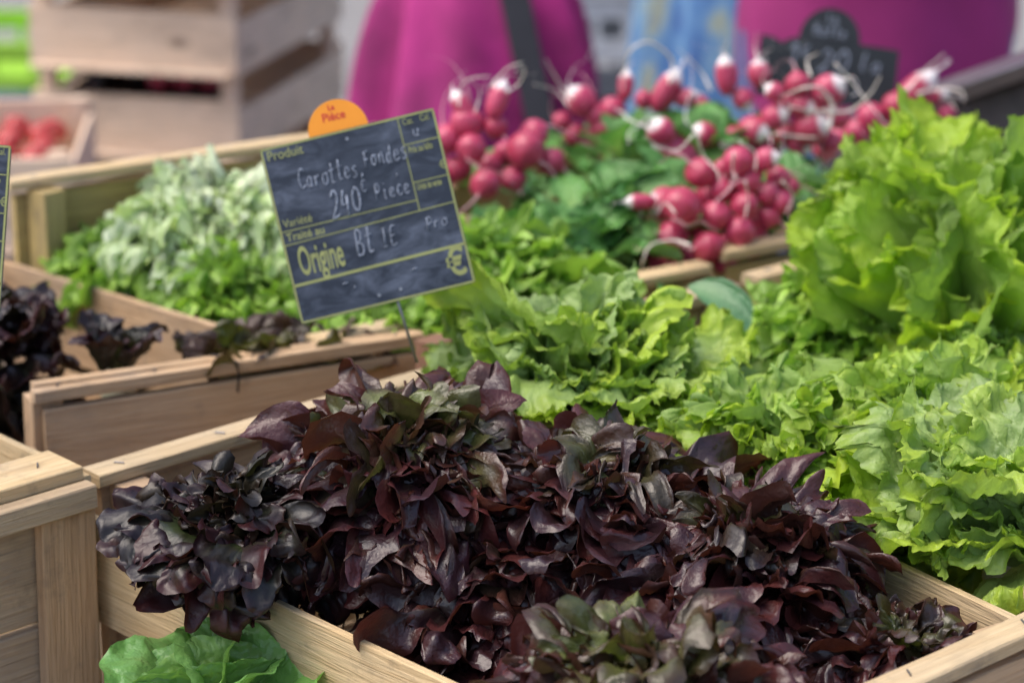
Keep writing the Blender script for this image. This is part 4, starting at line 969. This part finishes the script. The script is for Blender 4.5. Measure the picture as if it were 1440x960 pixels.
# dark metal counter edge at the right, behind the tall lettuce
def counter():
    a = atY(1180, 185, 3.25); b = atY(1500, 70, 3.0)
    root = empty('metal_counter', (b.x, b.y, 0), 'dark grey metal counter edge slanting behind the tall green lettuce at right', 'counter')
    mt = simple('dark_steel', (.10, .10, .12), .35, .7); m = MB()
    d = (b-a).normalized(); m.board(a, b, (0, 1, 0), .04, .02, nseg=2, warp=0); m.build('edge', simple('steel_rim', (.25, .25, .28), .35, .8), root)
    m = MB(); m.board(a+Vector((0, .02, -.09)), b+Vector((0, .02, -.09)), (0, 0, 1), .16, .012, nseg=2, warp=0); m.build('panel', mt, root)
    for t in (.1, .95):
        q = a.lerp(b, t); m = MB(); m.board((q.x, q.y+.035, 0), (q.x, q.y+.035, q.z-.03), (1, 0, 0), .03, .03, nseg=1, warp=0); m.build('leg', mt, root)
counter()

# ------------------------------------------------------------------ people (strongly out of focus)
M_MAG = simple('magenta_cloth', (.20, .008, .09), .8, var=.3, scale=7, bump=.5, col2=(.42, .02, .19), dist=.01)
M_MAG2 = simple('magenta_knit', (.30, .02, .14), .85, var=.15, scale=9, bump=.3, dist=.01)
M_SKIN = simple('skin', (.55, .32, .22), .5); M_HAIR = simple('dark_hair', (.03, .018, .012), .5, scale=80); M_DARK = simple('dark_strap', (.012, .013, .02), .7); M_JEAN = simple('blue_denim', (.05, .10, .22), .8, scale=60)
def pattern_mat():
    T = NT('blue_patterned_cloth'); ob = T.n('ShaderNodeTexCoord').outputs['Object']
    mp = T.n('ShaderNodeMapping'); T.put(mp.inputs[0], ob); mp.inputs['Scale'].default_value = (3, 3, 1); n = T.noise(mp.outputs[0], 5, 3, .6, .5); n2 = T.noise(ob, 9, 2)
    c = T.ramp(n, [(.30, (.03, .07, .25)), (.45, (.08, .20, .42)), (.56, (.16, .30, .46)), (.66, (.34, .38, .26)), (.75, (.05, .10, .3))])
    T.put(T.b.inputs['Base Color'], c); T.b.inputs['Roughness'].default_value = .8; return T.m
M_PAT = pattern_mat()
def skin_body(name, joints, edges, radii, mat, parent):
    me = bpy.data.meshes.new(name); me.from_pydata([tuple(j) for j in joints], edges, []); o = bpy.data.objects.new(name, me); COL.objects.link(o); o.parent = parent
    md = o.modifiers.new('Skin', 'SKIN'); md.use_smooth_shade = True
    if not me.skin_vertices: 
        bpy.context.view_layer.objects.active = o; o.select_set(True)
    for i, sv_ in enumerate(me.skin_vertices[0].data): 
        r = radii[i]; sv_.radius = r if hasattr(r, '__len__') else (r, r); sv_.use_root = (i == 0)
    sb = o.modifiers.new('Sub', 'SUBSURF'); sb.levels = 2; sb.render_levels = 2
    bpy.context.view_layer.update()
    ev = bpy.data.meshes.new_from_object(o.evaluated_get(bpy.context.evaluated_depsgraph_get()))
    o.modifiers.clear(); o.data = ev; ev.materials.clear(); ev.materials.append(mat); return o
def loft(name, rings, mat, parent, na=64, folds=10, famp=.03, seed=0):
    """rings: (z, cx, cy, rx, ry)"""
    rng = np.random.RandomState(seed); n = 40; rings = np.array(rings, float); t = np.linspace(0, 1, n); tt = np.linspace(0, 1, len(rings))
    R = np.stack([np.interp(t, tt, rings[:, k]) for k in range(5)], -1)
    for _ in range(3): R[1:-1] = (R[:-2]+2*R[1:-1]+R[2:])/4
    V = []; ph = rng.rand(4)*6
    for k in range(n):
        z, cx, cy, rx, ry = R[k]; 
        for a in range(na):
            th = 2*pi*a/na; am = famp*(1.1-.8*t[k])
            f = 1+am*sin(folds*th+ph[0]+2*sin(2*th))+am*.6*sin(folds*1.7*th+ph[1]+3*t[k])+.015*sin(9*t[k]+3*th+ph[2])
            V.append((cx+rx*f*cos(th), cy+ry*f*sin(th), z))
    F = [[k*na+a, k*na+(a+1) % na, (k+1)*na+(a+1) % na, (k+1)*na+a] for k in range(n-1) for a in range(na)]
    m = MB(); m.add(V, F); o = m.build(name, mat, parent, smooth=True, rel=False); 
    sm = o.modifiers.new('thick', 'SOLIDIFY'); sm.thickness = .004
    return o
def person(x, y, h, facing, label, wear, group='people behind the stall', folded=False):
    """body continuous, grown from a skeleton; h = standing height"""
    root = empty('person', (x, y, 0), label, 'person', group, rot=(0, 0, facing)); bpy.context.view_layer.update()
    s = h/1.7
    J = {'pelvis': (0, 0, .93), 'chest': (0, 0, 1.22), 'sh': (0, 0, 1.38), 'neck': (0, 0, 1.47), 'head': (0, -.01, 1.55), 'crown': (0, .0, 1.64)}
    names = list(J); pts = [Vector(J[k])*s for k in names]; rad = [(.15, .11), (.14, .10), (.09, .07), (.052, .052), (.078, .09), (.07, .08)]; E = [(0, 1), (1, 2), (2, 3), (3, 4), (4, 5)]
    for sd in (-1, 1):
        b = len(pts); pts += [Vector(v)*s for v in (((sd*.17, 0, 1.38), (sd*.23, .02, 1.10), (sd*.10, -.17, 1.02), (sd*.04, -.19, 1.02)) if folded else ((sd*.17, 0, 1.38), (sd*.23, .02, 1.10), (sd*.24, -.06, .86), (sd*.24, -.08, .78)))]; rad += [.055, .042, .032, .035]
        E += [(2, b), (b, b+1), (b+1, b+2), (b+2, b+3)]
        for f in range(5):
            ang = (f-2)*.012; b2 = len(pts); ln = (.055, .075, .082, .076, .06)[f]
            hx = Vector((-sd*.20, -.11, .26)) if folded else Vector()
            pts += [(Vector((sd*.24, -.08+ang*1.2, .745))+hx)*s, (Vector((sd*(.24-.008), -.085+ang*1.8, .745-ln*.55))+hx)*s, (Vector((sd*(.24-.02), -.088+ang*1.9, .745-ln))+hx)*s]; rad += [.010, .009, .008]
            E += [(b+3, b2), (b2, b2+1), (b2+1, b2+2)]
        b = len(pts); pts += [Vector(v)*s for v in ((sd*.09, 0, .86), (sd*.10, -.01, .48), (sd*.10, .02, .09), (sd*.11, -.13, .04))]; rad += [.085, .058, .042, .035]
        E += [(0, b), (b, b+1), (b+1, b+2), (b+2, b+3)]
    rad = [tuple(q*s for q in r) if hasattr(r, '__len__') else r*s for r in rad]
    skin_body('body', pts, E, rad, M_SKIN, root)
    # hair cap, face features
    m = MB()
    Vv = []; F = []; n1, n2 = 14, 24
    for i in range(n1+1):
        a = pi*.62*i/n1
        for j in range(n2):
            t = 2*pi*j/n2; ext = 1.0+(.0 if sin(t) < .2 else .25*max(0, (i/n1-.6)))
            Vv.append((s*.092*sin(a)*cos(t), s*(.012+.105*sin(a)*sin(t)), s*(1.585+.105*cos(a)*ext)))
    F = [[i*n2+j, (i+1)*n2+j, (i+1)*n2+(j+1) % n2, i*n2+(j+1) % n2] for i in range(n1) for j in range(n2)]
    m.add(Vv, F); m.build('hair', M_HAIR, root, smooth=True, rel=False)
    m = MB()
    m.tube([(0, -s*.088, s*1.585), (0, -s*.108, s*1.553), (0, -s*.092, s*1.545)], [.006*s, .012*s, .008*s], 8)
    m.build('nose', M_SKIN, root, smooth=True, rel=False)
    for sx in (-1, 1):
        m = MB(); m.tube([(sx*s*.032, -s*.079, s*1.585), (sx*s*.032, -s*.090, s*1.585)], [.012*s, .008*s], 10); m.build('eye', M_DARK, root, smooth=True, rel=False)
        m = MB(); m.tube([(sx*s*.083, 0, s*1.60), (sx*s*.093, .004, s*1.575), (sx*s*.083, 0, s*1.55)], [.007*s, .010*s, .006*s], 8); m.build('ear', M_SKIN, root, smooth=True, rel=False)
    m = MB(); m.tube([(-s*.025, -s*.084, s*1.525), (0, -s*.090, s*1.523), (s*.025, -s*.084, s*1.525)], .0045*s, 6); m.build('mouth', M_REDPRINT, root, rel=False)
    wear(root, s); return root
def sleeves(root, s, mat, folded=False):
    for sd in (-1, 1):
        m = MB(); m.tube([Vector(v)*s for v in ((sd*.13, 0, 1.41), (sd*.18, 0, 1.36), (sd*.215, .012, 1.20), (sd*.235, .02, 1.08))+(((sd*.17, -.08, 1.05), (sd*.12, -.15, 1.03)) if folded else ((sd*.245, -.03, .95), (sd*.245, -.05, .88)))], [.06*s, .075*s, .068*s, .060*s, .052*s, .048*s], 16); m.build('sleeve', mat, root, smooth=True, rel=False)
def trousers(root, s, mat, top=.98):
    for sd in (-1, 1):
        m = MB(); m.tube([Vector(v)*s for v in ((sd*.06, 0, top), (sd*.09, 0, .80), (sd*.10, -.01, .48), (sd*.10, .02, .12))], [.13*s, .115*s, .085*s, .075*s], 18); m.build('trouser_leg', mat, root, smooth=True, rel=False)
        m = MB(); m.tube([(sd*.105*s, .06*s, .04*s), (sd*.11*s, -.05*s, .045*s), (sd*.112*s, -.17*s, .03*s)], [.04*s, .048*s, .032*s], 12); m.build('shoe', M_DARK, root, smooth=True, rel=False)
pa = atY(668, 60, 4.0)
def wearA(root, s):
    loft('cape', [(.42, -.015, 0, .20, .17), (.52, -.012, 0, .19, .165), (.60, -.005, 0, .172, .155), (.66, .004, 0, .172, .14), (.73, .004, 0, .160, .12), (.79, .002, 0, .146, .10), (.835, .0, 0, .125, .08), (.87, .0, 0, .06, .05)], M_MAG, root, folds=6, famp=.15, seed=4)
    trousers(root, s, M_JEAN, .95)
    m = MB(); m.board((.055, -.085, .84), (.125, -.20, .52), (1, 0, 0), .045, .008, nseg=6, warp=0); m.board((.125, -.205, .56), (.125, -.205, .42), (1, 0, 0), .12, .05, nseg=3, ch=.01); m.build('bag_strap', M_DARK, root, rel=False)
person(pa.x, 4.0, 1.02, 0.0, 'person in a flared magenta cape with a dark bag strap, behind the radishes', wearA, folded=True)
pb = atY(1232, 60, 3.75)
def wearB(root, s):
    loft('jumper', [(.615, -.04, 0, .07, .08), (.635, -.03, 0, .12, .12), (.66, -.015, 0, .16, .14), (.70, -.005, 0, .186, .155), (.76, 0, 0, .20, .16), (.82, 0, 0, .205, .16), (.90, 0, 0, .19, .15), (1.05, 0, 0, .155, .13), (1.28, 0, 0, .19, .13), (1.42, 0, 0, .14, .10), (1.47, 0, 0, .065, .065)], M_MAG2, root, folds=5, famp=.05, seed=9)
    sleeves(root, s, M_MAG2, True); trousers(root, s, M_JEAN, .80)
person(pb.x, 3.75, 1.66, R_(0), 'person in a long magenta jumper, blurred behind the black chalk sign', wearB, folded=True)
pc = atY(1145, 60, 4.6)
def wearC(root, s):
    loft('dress', [(.25, 0, 0, .34, .24), (.5, 0, 0, .325, .22), (.75, 0, 0, .30, .20), (.95, 0, 0, .24, .17), (1.10, 0, 0, .17, .13), (1.28, 0, 0, .19, .13), (1.42, 0, 0, .14, .10), (1.47, 0, 0, .065, .065)], M_PAT, root, folds=9, famp=.05, seed=12)
    sleeves(root, s, M_PAT, True)
person(pc.x, 4.6, 1.70, R_(0), 'person in a wide blue patterned dress, behind the one in magenta', wearC, folded=True)

bpy.context.view_layer.update()
